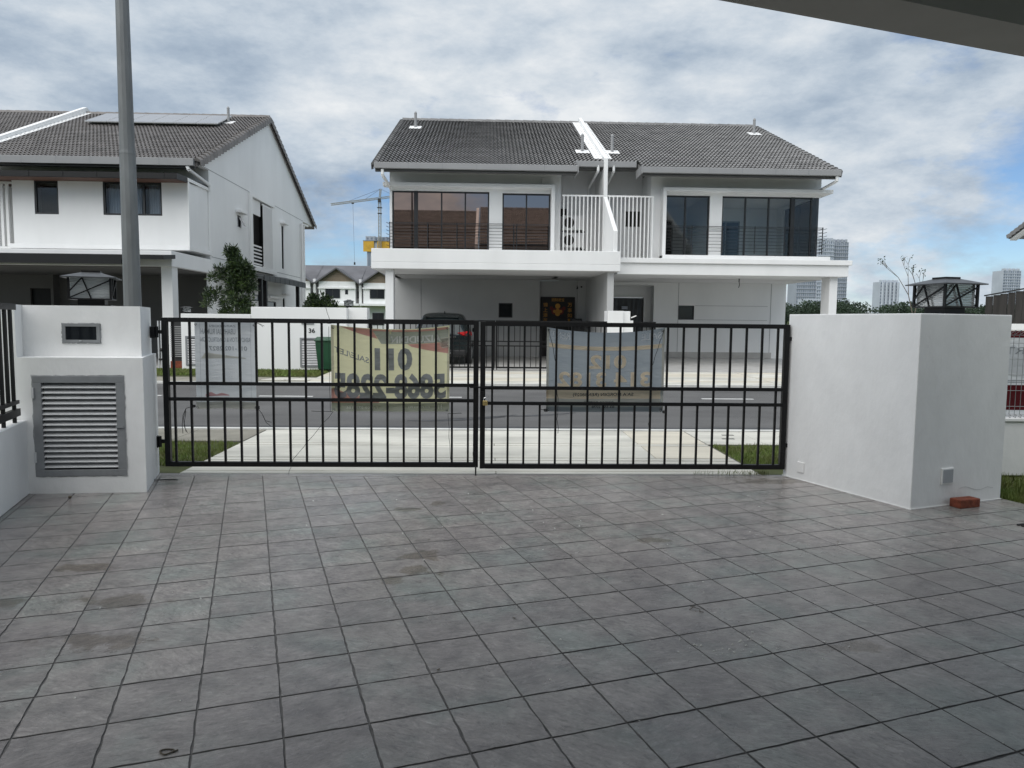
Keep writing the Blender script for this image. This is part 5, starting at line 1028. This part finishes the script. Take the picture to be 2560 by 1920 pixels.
louvre(wB, -5.30, -4.55, .17, 1.0, WY); louvre(wA, -8.50, -7.72, .19, 1.02, WY)
numm = M('number_black', (.02, .02, .02), .5, var=0)
wall_text('36', -5.05, -4.875, 1.14, 1.27, WY-.012, numm, wB, .02, 'house_number'); wall_text('38', -8.05, -7.90, 1.14, 1.27, WY-.012, numm, wA, .02, 'house_number'); MB().box(-5.25, -4.9, WY-.02, WY, 1.38, 1.43).build('letter_slot', alumdk, wB)
lamp('wall_lamp', 'small lantern on the number 36 wall across the road', (-4.0, WY+.45, 1.868), radians(12), .78, 'small lanterns across the road')
lamp('wall_lamp', 'small lantern on the front wall left of the tall shrub', (-8.65, WY+.5, 1.655), radians(30), .72, 'small lanterns across the road')
# meter stand with pipes at the far left
ms = thing('water_meter_stand', 'grey water pipes and slatted screen left of the meter box wall', 'pipes', (-9.1, WY+.2, .1))
for x in (-9.3, -9.22, -9.12): MB().tube((x, WY+.1, .1), (x, WY+.1, 1.44), .022, n=8).build('pipe', alum, ms)
MB().path([(-9.3, WY+.1, .35), (-9.12, WY+.08, .35)], .03, 8).tube((-9.22, WY+.05, .62), (-9.12, WY+.05, .62), .05, n=10).build('meter', shadowc, ms)
MB().box(-8.98, -8.66, WY+.18, WY+.22, .3, 1.5).build('screen_panel', charm, ms)
for i in range(15): MB().box(-8.98, -8.66, WY+.14, WY+.18, .42+i*.06, .45+i*.06).build('screen_slat', gutterm, ms)
MB().box(-8.98, -8.66, WY+.1, WY+.2, .1, .3).build('screen_base', brickm, ms)
bn = thing('wheelie_bin', 'green wheeled bin beside the number 36 wall', 'bin', (-4.45, WY-.35, .1))
m_ = MB(); m_.add([(-4.66, WY-.62, .14), (-4.24, WY-.62, .14), (-4.24, WY-.16, .14), (-4.66, WY-.16, .14), (-4.72, WY-.70, .92), (-4.18, WY-.70, .92), (-4.18, WY-.10, .92), (-4.72, WY-.10, .92)], [(3, 2, 1, 0), (4, 5, 6, 7), (0, 1, 5, 4), (1, 2, 6, 5), (2, 3, 7, 6), (3, 0, 4, 7)]); m_.build('bin_body', greenbin, bn, bevel=.02)
m_ = MB(); m_.prism([(WY-.73, .92), (WY-.73, .96), (WY-.40, 1.04), (WY-.08, 1.0), (WY-.08, .92)], -4.74, -4.16, 'x'); m_.build('bin_lid', greenbin, bn, bevel=.015)
for x in (-4.70, -4.20): MB().tube((x-.03, WY-.16, .20), (x+.03, WY-.16, .20), .10, n=16).build('wheel', rubber, bn)
og1 = leaf('gate_leaf', 'left black bar gate leaf of the house across the road', -3.38, .235, WY+.1, .17, 1.548, (.93, .80), [-3.28+.156*i for i in range(23)], -1, 'gate leaves across the road', False, seen_hinge=False)
og2 = leaf('gate_leaf', 'right black bar gate leaf of the house across the road', .255, 3.84, WY+.1, .17, 1.548, (.93, .80), [.33+.156*i for i in range(23)], 1, 'gate leaves across the road', False, seen_hinge=False)
og3 = leaf('gate_leaf', 'short black gate leaf right of the white post across the road', 4.22, 4.88, WY+.1, .17, 1.548, (.93, .80), [4.30+.156*i for i in range(4)], 1, 'gate leaves across the road', False, seen_hinge=False)
MB().tube((.20, WY+.04, .12), (.20, WY+.04, .45), .012).tube((.29, WY+.04, .12), (.29, WY+.04, .45), .012).build('drop_bolt', blackm, og1)
gp = thing('gate_post', 'white masonry gate post between the two carports across the road', 'gate post', (3.8, WY+.3, .1))
MB().box(3.46, 3.91, WY-.05, WY+.6, .1, 1.85).box(3.91, 4.12, WY+.02, WY+.6, .1, 1.845).box(4.121, 4.21, WY+.02, WY+.5, .1, 1.58).build('post', white, gp, bevel=.008)
MB().bar((4.14, WY+.0, 1.66), (4.28, WY-.05, 1.72), .03).build('bracket', whitebar, gp)
ob = leaf('gate_leaf', 'black gate leaf swung open at the far right across the road', 10.3, 10.36, WY+.1, .17, 1.548, (.93, .80), [], 1, 'gate leaves across the road', False, seen_hinge=False)
struct('right_lot_floor', MB().add([(16.01, 21.2, .1), (60, 21.2, .1), (60, 45, .1), (16.01, 45, .1)], [(0, 1, 2, 3)]), garage_floor)  # unseen concrete lot, added to cut green bounce onto the right house's soffit
wC = thing('front_wall', 'white front wall far right across the road', 'wall', (14, WY, .1), 'front walls across the road'); MB().box(10.6, 22, WY, WY+.15, .1, 1.42).build('wall', white, wC); MB().box(10.6, 22, WY-.03, WY+.18, 1.42, 1.6).build('coping', white, wC)
sb = thing('storage_boxes', 'red and grey boxes by the party wall in the left carport', 'boxes', (3.3, 27.3, .15)); MB().box(3.12, 3.6, 27.0, 27.4, .16, 1.35).build('cabinet', charm, sb); MB().box(3.05, 3.62, 26.9, 27.4, 1.36, 1.52).build('box', darkred, sb, bevel=.02); MB().box(3.1, 3.5, 27.0, 27.35, 1.53, 1.66).build('box', charm, sb, bevel=.02)
# ------------------------------------------------------------------ parked SUV, rear towards us
car = thing('parked_car', 'dark SUV parked in the carport, seen from behind', 'car', (-1.42, 25.2, .15))
cx, cy0 = -1.42, 23.15
def section(y, w_bot, w_mid, w_top, z_top, z_belt):
    half_ = [(w_bot*.92, .28), (w_bot, .45), (w_mid, .80), (w_mid*.985, z_belt), (w_top, z_belt+(z_top-z_belt)*.70), (w_top*.90, z_top-.05), (w_top*.55, z_top)]
    return [(cx+a, cy0+y, b+.12) for a, b in half_]+[(cx-a, cy0+y, b+.12) for a, b in reversed(half_)]
secs = [(0, .70, .80, .60, 1.02, .98), (.06, .80, .90, .62, 1.08, 1.0), (.22, .85, .93, .66, 1.50, 1.0), (.50, .87, .94, .72, 1.66, 1.0), (1.3, .88, .94, .73, 1.69, 1.0), (2.4, .88, .94, .70, 1.64, .98), (3.1, .88, .93, .66, 1.20, .95), (3.5, .88, .92, .72, .98, .93), (4.2, .86, .88, .70, .90, .86), (4.5, .74, .78, .6, .70, .66)]
m_ = MB(); rings = [section(*s_) for s_ in secs]; n = len(rings[0])
for r_ in rings: m_.v += r_
for k in range(len(rings)-1):
    for i in range(n): m_.f.append((k*n+i, k*n+(i+1) % n, (k+1)*n+(i+1) % n, (k+1)*n+i))
m_.f += [tuple(range(n)), tuple(range((len(rings)-1)*n, len(rings)*n))]
body = m_.build('body', carm, car, smooth=True); md = body.modifiers.new('s', 'SUBSURF'); md.levels = 2; md.render_levels = 2
m_ = MB(); nx, nz = 12, 6; vs = []
for j in range(nz+1):
    for i in range(nx+1):
        u = i/nx*2-1; v = j/nz; vs.append((cx+u*(.72-.12*v), cy0+.075+.26*v-.0+.07*u*u, 1.16+.38*v))
m_.add(vs, [(j*(nx+1)+i, j*(nx+1)+i+1, (j+1)*(nx+1)+i+1, (j+1)*(nx+1)+i) for j in range(nz) for i in range(nx)]); m_.build('rear_window', carglass, car, smooth=True, fix=False)
for sx in (-1, 1):
    m_ = MB(); m_.add([(cx+sx*.50, cy0-.005, 1.15), (cx+sx*.86, cy0+.16, 1.20), (cx+sx*.92, cy0+.30, 1.16), (cx+sx*.93, cy0+.28, 1.06), (cx+sx*.84, cy0+.07, 1.03), (cx+sx*.68, cy0-.012, 1.07)], [(0, 1, 2, 3, 4, 5)]); o = m_.build('tail_light', redlamp, car, fix=False); md = o.modifiers.new('so', 'SOLIDIFY'); md.thickness = .05; md.offset = 0
    for y in (.85, 3.65):
        wh = MB().tube((cx+sx*.70, cy0+y, .46), (cx+sx*.93, cy0+y, .46), .345, n=28).build('wheel', rubber, car, bevel=.03); MB().tube((cx+sx*.932, cy0+y, .46), (cx+sx*.94, cy0+y, .46), .23, n=20).build('rim', alum, wh)
    MB().box(cx+sx*1.0-.10, cx+sx*1.0+.10, cy0+2.85, cy0+2.95, 1.14, 1.28).build('wing_mirror', carm, car, bevel=.03)
MB().box(cx-.26, cx+.26, cy0-.02, cy0+.0, .86, .98).build('number_plate', blackm, car); MB().box(cx-.45, cx+.45, cy0-.03, cy0+.01, 1.0, 1.03).build('trim_strip', chrome, car)
MB().box(cx-.78, cx+.78, cy0-.06, cy0+.1, .42, .62).build('rear_bumper', rubber, car, bevel=.05); MB().prism([(cy0+.24, 1.62), (cy0+.22, 1.65), (cy0+.62, 1.735), (cy0+.62, 1.66)], cx-.52, cx+.52, 'x').build('roof_spoiler', carm, car); MB().tube((cx+.05, cy0+.85, 1.77), (cx+.05, cy0+.72, 1.84), .022, .008, n=8).build('antenna', carm, car)
MB().box(cx-.40, cx+.3, cy0-.065, cy0-.055, .50, .53).build('reflector_strip', chrome, car)
# ================================================================== VEGETATION
def leaves(pts, size, aspect=.4, rnd=random.Random(2)):
    V = []; F = []
    for p, d in pts:
        s_ = size*rnd.uniform(.6, 1.3); d = Vector(d).normalized(); a = d.cross(Vector((rnd.uniform(-1, 1), rnd.uniform(-1, 1), rnd.uniform(-1, 1)))).normalized(); n_ = len(V); p = Vector(p)
        V += [p, p+d*s_*.5+a*s_*aspect*.5, p+d*s_, p+d*s_*.5-a*s_*aspect*.5]; F.append((n_, n_+1, n_+2, n_+3))
    m_ = MB(); m_.v = [tuple(v) for v in V]; m_.f = F; return m_
def rdir(r): 
    while True:
        v = Vector((r.uniform(-1, 1), r.uniform(-1, 1), r.uniform(-1, 1)))
        if .05 < v.length < 1: return v.normalized()
# tall irregular conifer-like shrub in front of the left house
ts = thing('ornamental_shrub', 'tall bushy dark green shrub in front of the left house', 'shrub', (-7.2, 21.6, .1))
r = random.Random(4); MB().tube((-7.2, 21.6, .1), (-7.25, 21.6, 1.8), .05, .035, n=8).tube((-7.25, 21.6, 1.8), (-7.4, 21.6, 3.4), .035, .012, n=8).build('trunk', bark, ts)
cl = []
for z, rad, ox in ((.6, .32, .05), (1.0, .40, .05), (1.35, .44, .08), (1.7, .42, .05), (2.0, .36, -.02), (2.3, .32, .06), (2.6, .36, .08), (2.85, .34, .08), (3.05, .26, -.02), (3.25, .17, -.12), (3.4, .10, -.15)):
    for k in range(int(16*rad/.4)):
        a = r.uniform(0, 2*pi); q = rad*sqrt(r.random())*1.1; cl.append((Vector((-7.25+ox+q*cos(a), 21.6+q*sin(a)*.8, z+r.gauss(0, .10))), r.uniform(.09, .17)))
for p in ((-8.1, 21.6, 2.2), (-7.95, 21.6, 2.15), (-7.75, 21.6, 2.2), (-6.85, 21.6, 2.8), (-8.0, 21.5, 2.0), (-6.95, 21.6, 3.05), (-7.7, 21.5, 2.9), (-7.85, 21.6, 2.75), (-6.9, 21.6, 2.4)): cl.append((Vector(p), .16)); cl.append((Vector(p)+rdir(r)*.12, .12))
def tufts(cl, per, r, ks=(0, 1)):
    o = [[], []]
    for c, q in cl:
        lt = 1 if r.random() < .22 else 0
        for k in range(per):
            d = rdir(r); p = c+d*q*r.random()**.6; dd = d+rdir(r)*.6+Vector((0, 0, .35)); o[lt if r.random() < .8 else 1-lt].append((p, dd))
    return o
A_, B_ = tufts(cl, 95, r); leaves(A_, .12, .24).build('crown', leafd, ts, fix=False); leaves(B_, .12, .24).build('young_growth', leafl, ts, fix=False)
# round tree behind the wall
rt = thing('round_tree', 'small round-topped tree behind the number 36 wall', 'tree', (-6.0, 28, .1)); MB().tube((-6.3, 28, .1), (-6.3, 28, 1.9), .07, .05, n=8).build('trunk', bark, rt); cl = []
for k in range(110):
    d = rdir(r); d.z = abs(d.z)*.95-.15; cl.append((Vector((-6.3, 28, 1.85))+Vector((d.x*.62, d.y*.6, d.z*.72))*r.random()**.35, .17))
A_, B_ = tufts(cl, 45, r); leaves(A_, .11, .45).build('crown', leafd, rt, fix=False); leaves(B_, .11, .45).build('young_growth', leafl, rt, fix=False)
# thin, nearly bare tree behind the right lantern
bt = thing('sparse_tree', 'thin almost bare tree behind the right pier lantern', 'tree', (23.8, 40, 0)); br = MB(); tips = []
def grow(p, d, L_, rad, dep):
    q = p+d*L_; br.tube(p, q, rad, rad*.7, n=5, caps=False)
    if dep == 0: tips.append(q); return
    for k in range(2 if dep > 1 else 3): grow(q, (d+rdir(r)*.55+Vector((0, 0, .25))).normalized(), L_*r.uniform(.6, .85), rad*.66, dep-1)
grow(Vector((23.6, 40, 0)), Vector((.03, 0, 1)), 1.9, .05, 4); br.build('branches', bark, bt); leaves([(t_+rdir(r)*.12, rdir(r)) for t_ in tips for k in range(3)], .13, .5).build('crown', leafd, bt, fix=False)
# far wood on the right, one mass of crowns
wood = []; r = random.Random(9)
def crown(c, R_, H_, n):
    for k in range(n):
        d = rdir(r); q = r.random()**.28; wob_ = 1+.3*noise.noise(d*2+c*.1); wood.append((c+Vector((d.x*R_, d.y*R_, d.z*H_))*q*wob_, d+rdir(r)*.8))
for k in range(170):
    x = r.uniform(115, 290); y = r.uniform(285, 345); top = 10.5+1.3*noise.noise(Vector((x*.05, 0, 0)))+r.uniform(-1.6, 1.0)+(2.6*math.exp(-((x-160)/9)**2) if y > 310 else 0); R_ = r.uniform(2.6, 4.6); H_ = r.uniform(3, 4.8)
    crown(Vector((x, y, top-H_)), R_, H_, 330); crown(Vector((x, y, top-H_*1.9)), R_, H_*.9, 110)
tag(leaves(wood, .85, .7).build('far_wood', leaff, fix=False), 'dark green wood on the low hill behind the right house', 'wood', kind='stuff')
hill = MB(); V = []; nx = 40
for i in range(nx+1):
    x = 60+260*i/nx; V += [(x, 270, -.2), (x, 330, 3.5+2*noise.noise(Vector((x*.03, 1, 0)))), (x, 420, 3.2)]
hill.add(V, [(3*i+k, 3*i+3+k, 3*i+4+k, 3*i+1+k) for i in range(nx) for k in range(2)]); struct('hill', hill, groundm)
# ================================================================== FAR BUILDINGS
def far_house(name, label, peak, lf, rf_, zp, zf_, X0, X1):
    Yh = 104.0; t = thing(name, label, 'house', ((X0+X1)/2, Yh, 0), 'terrace houses beyond the left house')
    MB().box(X0, X1, Yh, Yh+9, 0, zf_+.2).build('wall', white, t)
    m_ = MB(); m_.prism([(Yh-.6, zf_), (Yh+5, 9.5), (Yh+10, zf_), (Yh+10, zf_-.2), (Yh-.6, zf_-.2)], X0-.2, X1+.0, 'x'); rf = m_.build('roof', slate, t)
    m_ = MB(); ov = .5
    for a, b in ((lf-ov, peak), (rf_+ov, peak)):
        dz = (zp-zf_)/(peak-lf); za = zf_-.25; m_.add([(a, Yh-2.1, za), (b, Yh-2.1, zp+.1), (b, Yh+4, zp+.1), (a, Yh+2, za), (a, Yh-2.1, za-.2), (b, Yh-2.1, zp-.1), (b, Yh+4, zp-.1), (a, Yh+2, za-.2)], [(0, 1, 2, 3), (4, 7, 6, 5), (0, 4, 5, 1), (1, 5, 6, 2), (2, 6, 7, 3), (3, 7, 4, 0)])
    m_.build('gable_roof', slate, rf)
    MB().box(lf, rf_, Yh-1.5, Yh, 3.85, zf_-.1).build('bay', white, t)
    n = 7
    for i in range(n):
        z0, z1 = zf_-.1+(zp-zf_)*i/n, zf_-.1+(zp-zf_)*(i+.86)/n; u = (i+.5)/n; MB().box(lf+(peak-lf)*u, rf_-(rf_-peak)*u, Yh-1.45-.0, Yh-1.35, z0, z1).build('cladding_board', clad, t)
    m_ = MB(); m_.prism([(lf, zf_-.1), (rf_, zf_-.1), (peak, zp-.1)], Yh-1.34, Yh-1.2, 'y'); m_.build('gable_back', taupe, t)
    MB().box(lf-.1, rf_+.1, Yh-1.75, Yh-1.5, 5.85, 6.05).box(X0, X1, Yh-2.2, Yh-.1, 3.55, 3.85).build('ledge', white, t)
    window(t, lf+.9, lf+2.9, 4.55, 5.95, Yh-1.55, (lf+1.9,), darkg, fw=.08); MB().box(lf+3.6, lf+4.0, Yh-1.53, Yh-1.5, 5.1, 5.75).build('window', darkg, t)
    MB().box(rf_, rf_+.75, Yh-.5, Yh, 3.85, zf_).build('recess_panel', taupe, t); window(t, rf_+.12, rf_+.62, 4.6, 5.6, Yh-.55, (), darkg, fw=.06)
    window(t, lf+1, lf+2.6, .9, 2.6, Yh-.05, (lf+1.8,), darkg, fw=.08); window(t, lf+3.2, lf+4.6, .9, 2.6, Yh-.05, (lf+3.9,), darkg, fw=.08); MB().box(X0-.25, X0+.1, Yh-1.2, Yh+4, 0, 7.2).build('fin_wall', white, t)
    return t
far_house('terrace_house', 'grey-roofed terrace house with clad gable nearest the left house', -26.9, -29.4, -24.4, 8.7, 6.95, -30.0, -23.9)
far_house('terrace_house', 'grey-roofed terrace house with clad gable in the middle of the gap', -20.7, -23.2, -18.2, 8.65, 6.95, -23.8, -17.6)
far_house('terrace_house', 'grey-roofed terrace house with clad gable behind the bronze-glass house', -14.9, -17.1, -12.6, 8.3, 6.8, -17.5, -11.5)
# tower under construction and its crane
tc_ = thing('unfinished_tower', 'tower block under construction wrapped in yellow screens', 'tower', (-85, 600, 0))
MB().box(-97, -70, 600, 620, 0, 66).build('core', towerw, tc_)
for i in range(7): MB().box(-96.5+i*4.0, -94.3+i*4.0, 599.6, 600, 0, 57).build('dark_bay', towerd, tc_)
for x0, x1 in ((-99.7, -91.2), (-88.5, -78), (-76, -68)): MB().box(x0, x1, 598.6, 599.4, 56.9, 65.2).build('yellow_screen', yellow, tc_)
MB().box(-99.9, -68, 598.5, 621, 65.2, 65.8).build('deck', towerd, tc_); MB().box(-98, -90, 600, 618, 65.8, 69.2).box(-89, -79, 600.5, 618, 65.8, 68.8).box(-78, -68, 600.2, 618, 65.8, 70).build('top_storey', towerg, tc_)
for i in range(9): MB().box(-97.2+i*3.2, -95.6+i*3.2, 599.9, 600, 66.6, 68.3).build('opening', towerd, tc_)
cr = thing('tower_crane', 'pale tower crane standing over the unfinished tower', 'crane', (-86, 596, 0))
def lattice(nm, p, q, w_, n, r_, tri=False):
    p, q = Vector(p), Vector(q); d = (q-p)/n; dn = d.normalized(); a = dn.cross(Vector((0, 1, 0)) if abs(dn.y) < .8 else Vector((1, 0, 0))).normalized(); b = dn.cross(a); cs = [a*w_+b*w_, a*w_-b*w_, -a*w_-b*w_, -a*w_+b*w_]; m_ = MB()
    for c_ in cs: m_.bar(p+c_, q+c_, r_)
    for k in range(n):
        for i in range(4): m_.bar(p+d*k+cs[i], p+d*(k+1)+cs[(i+1) % 4], r_*.7); m_.bar(p+d*k+cs[i], p+d*k+cs[(i+1) % 4], r_*.7)
    return m_.build(nm, cranem, cr)
lattice('mast', (-86, 596, 40), (-86, 596, 97), 1.0, 22, .28); lattice('jib', (-87, 596, 98.5), (-124.6, 596, 93.2), .7, 26, .22); lattice('counter_jib', (-85, 596, 98.7), (-74, 596, 100.4), .7, 7, .22); lattice('apex', (-86, 596, 98), (-85.2, 596, 106), .6, 5, .28)
MB().box(-87.6, -84.4, 594.5, 597.5, 86.5, 87).box(-87.9, -84.1, 594.5, 597.5, 91, 91.5).box(-87.2, -84.9, 593.8, 595.5, 95.3, 98.2).build('cab', charm, cr); MB().box(-76, -73, 595, 597, 97, 101).build('counterweight', towerg, cr)
MB().bar((-85.2, 596, 106), (-110, 596, 96.2), .16).bar((-85.2, 596, 106), (-97, 596, 98), .16).bar((-85.2, 596, 106), (-75, 596, 101), .16).build('pendant_line', charm, cr)
MB().box(-108.2, -106.4, 595.4, 596.6, 93.9, 94.9).bar((-107.2, 596, 94), (-106.2, 596, 48), .14).box(-106.8, -105.6, 595.5, 596.5, 46, 48).build('hook_block', charm, cr)
def tower(name, label, x0, x1, y, z, storeys, bays, wallm, dep=18, roofbox=True, zb=0, dark=towerd, fill=.55):
    t = thing(name, label, 'tower block', ((x0+x1)/2, y, 0)); MB().box(x0, x1, y, y+dep, 0, z).build('wall', wallm, t); h = (z-zb)/storeys; w_ = (x1-x0)/bays; wn = MB(); sl = MB(); r = random.Random(len(label))
    for s_ in range(storeys):
        for b in range(bays):
            k = fill*(1.25 if b % 3 == 0 else .8); a = x0+w_*b+w_*(1-k)/2; wn.box(a, a+w_*k, y-.12, y-.02, zb+h*s_+h*.22, zb+h*s_+h*.82)
        if s_ % 1 == 0: sl.box(x0-.15, x1+.15, y-.5, y-.12, zb+h*s_-.12, zb+h*s_+.12)
    tag(wn.build('windows', dark, t, fix=False), kind='stuff'); tag(sl.build('balcony_slabs', wallm, t, fix=False), kind='stuff')
    if roofbox:
        for b in range(bays//2): MB().box(x0+w_*2*b+.3, x0+w_*(2*b+1)+.3, y-.3, y+4, z, z+2.2).build('parapet', wallm, t)
    return t
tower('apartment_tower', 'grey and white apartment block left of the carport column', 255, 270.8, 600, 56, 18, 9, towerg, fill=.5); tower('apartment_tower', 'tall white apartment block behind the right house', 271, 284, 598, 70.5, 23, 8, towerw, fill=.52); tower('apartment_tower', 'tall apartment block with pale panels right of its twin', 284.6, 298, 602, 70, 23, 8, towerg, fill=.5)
for i, (x, z0, z1) in enumerate(((293, 18, 30), (293, 32, 44), (293, 47, 58), (276, 47, 62))): MB().box(x, x+3.6, 596.8 if x < 284 else 601.2, 597.4 if x < 284 else 601.4, z0, z1)
t2 = tower('apartment_tower', 'distant round-fronted white tower above the wood', 488, 512, 900, 56, 14, 10, towerw, fill=.62)
for i in range(5): MB().tube((490.5+i*4.8, 899, 0), (490.5+i*4.8, 899, 55), 1.3, n=10).build('column_strip', towerw, t2)
tower('apartment_tower', 'distant tower block at the right edge', 572, 592, 800, 64, 20, 8, towerw, fill=.7); MB()
lowb = thing('low_block', 'low pale block at the foot of the apartment towers', 'building', (265, 420, 0)); MB().box(176, 200, 400, 412, 0, 16.0).build('wall', towerw, lowb)
for i in range(8): MB().box(177+i*2.9, 178.6+i*2.9, 399.9, 400, 13.4, 15.0).build('window', towerd, lowb)
# ================================================================== OUR OWN SIDE: porch canopy overhead, houses behind (seen in the mirror glass)
pc = thing('porch_canopy', 'dark underside of the porch canopy at the upper right corner', 'canopy', (2, 2, 3))
def can(u0, u1, v0, v1, z0, z1, nm, mat):
    o_ = Vector((1.05, 3.5)); q = [tuple(o_+E1*u+E2*v) for u, v in ((u0, v0), (u1, v0), (u1, v1), (u0, v1))]; m_ = MB(); m_.prism(q, z0, z1); return m_.build(nm, mat, pc)
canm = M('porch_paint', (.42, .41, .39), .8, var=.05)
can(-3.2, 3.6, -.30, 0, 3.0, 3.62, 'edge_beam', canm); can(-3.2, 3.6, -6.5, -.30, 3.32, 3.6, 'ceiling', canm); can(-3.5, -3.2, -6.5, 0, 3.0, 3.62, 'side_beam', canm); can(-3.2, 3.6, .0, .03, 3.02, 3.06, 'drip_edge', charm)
EYs = (EY, EZ, RY, RZ)
def own_house(name, label, x0, x1, yf, dz=0):
    t = thing(name, label, 'house', ((x0+x1)/2, yf-8, 0), 'houses on our side'); yr = yf-7.9; zr = 10.4+dz; ze = 6.7+dz
    MB().box(x0, x1, yf-14.5, yf-1.2, 0, ze-.05).build('wall', white, t); m_ = MB(); m_.prism([(yf, ze-.1), (yr, zr-.1), (yf-15.8, ze-.1), (yf-15.8, ze-.3), (yr, zr-.3), (yf, ze-.3)], x0, x1, 'x'); rf = m_.build('roof', tilem, t)
    tiles(rf, x0, x1, yf, ze, yr, zr, tilem, .15, .325, 4); ridge_caps(rf, x0, x1, yr, zr, tilem); MB().prism([(yf, ze+.3), (yr, zr+.35), (yr-2, zr-.6), (yf, ze-.3)], x1, x1+.2, 'x').build('party_wall', white, t)
    window(t, x0+1.5, x0+4.5, 4, 5.8, yf-1.22, (x0+3,), darkg, fw=.06)
    return t
own_house('terrace_house', 'white terrace house behind the camera, seen in the mirror glass', -8.2, -.9, -1.6); own_house('terrace_house', 'second white terrace house behind the camera, mirrored in the glass', -.6, 6.8, -1.8, .35); own_house('terrace_house', 'third white terrace house behind the camera, mirrored in the glass', -15.8, -8.5, -1.6, -.2); own_house('terrace_house', 'fourth white terrace house behind the camera', 7.1, 14.6, -1.7, 0)
for o in list(bpy.data.objects):
    for k in ('label', 'category'):
        if k in o and not o[k]: del o[k]
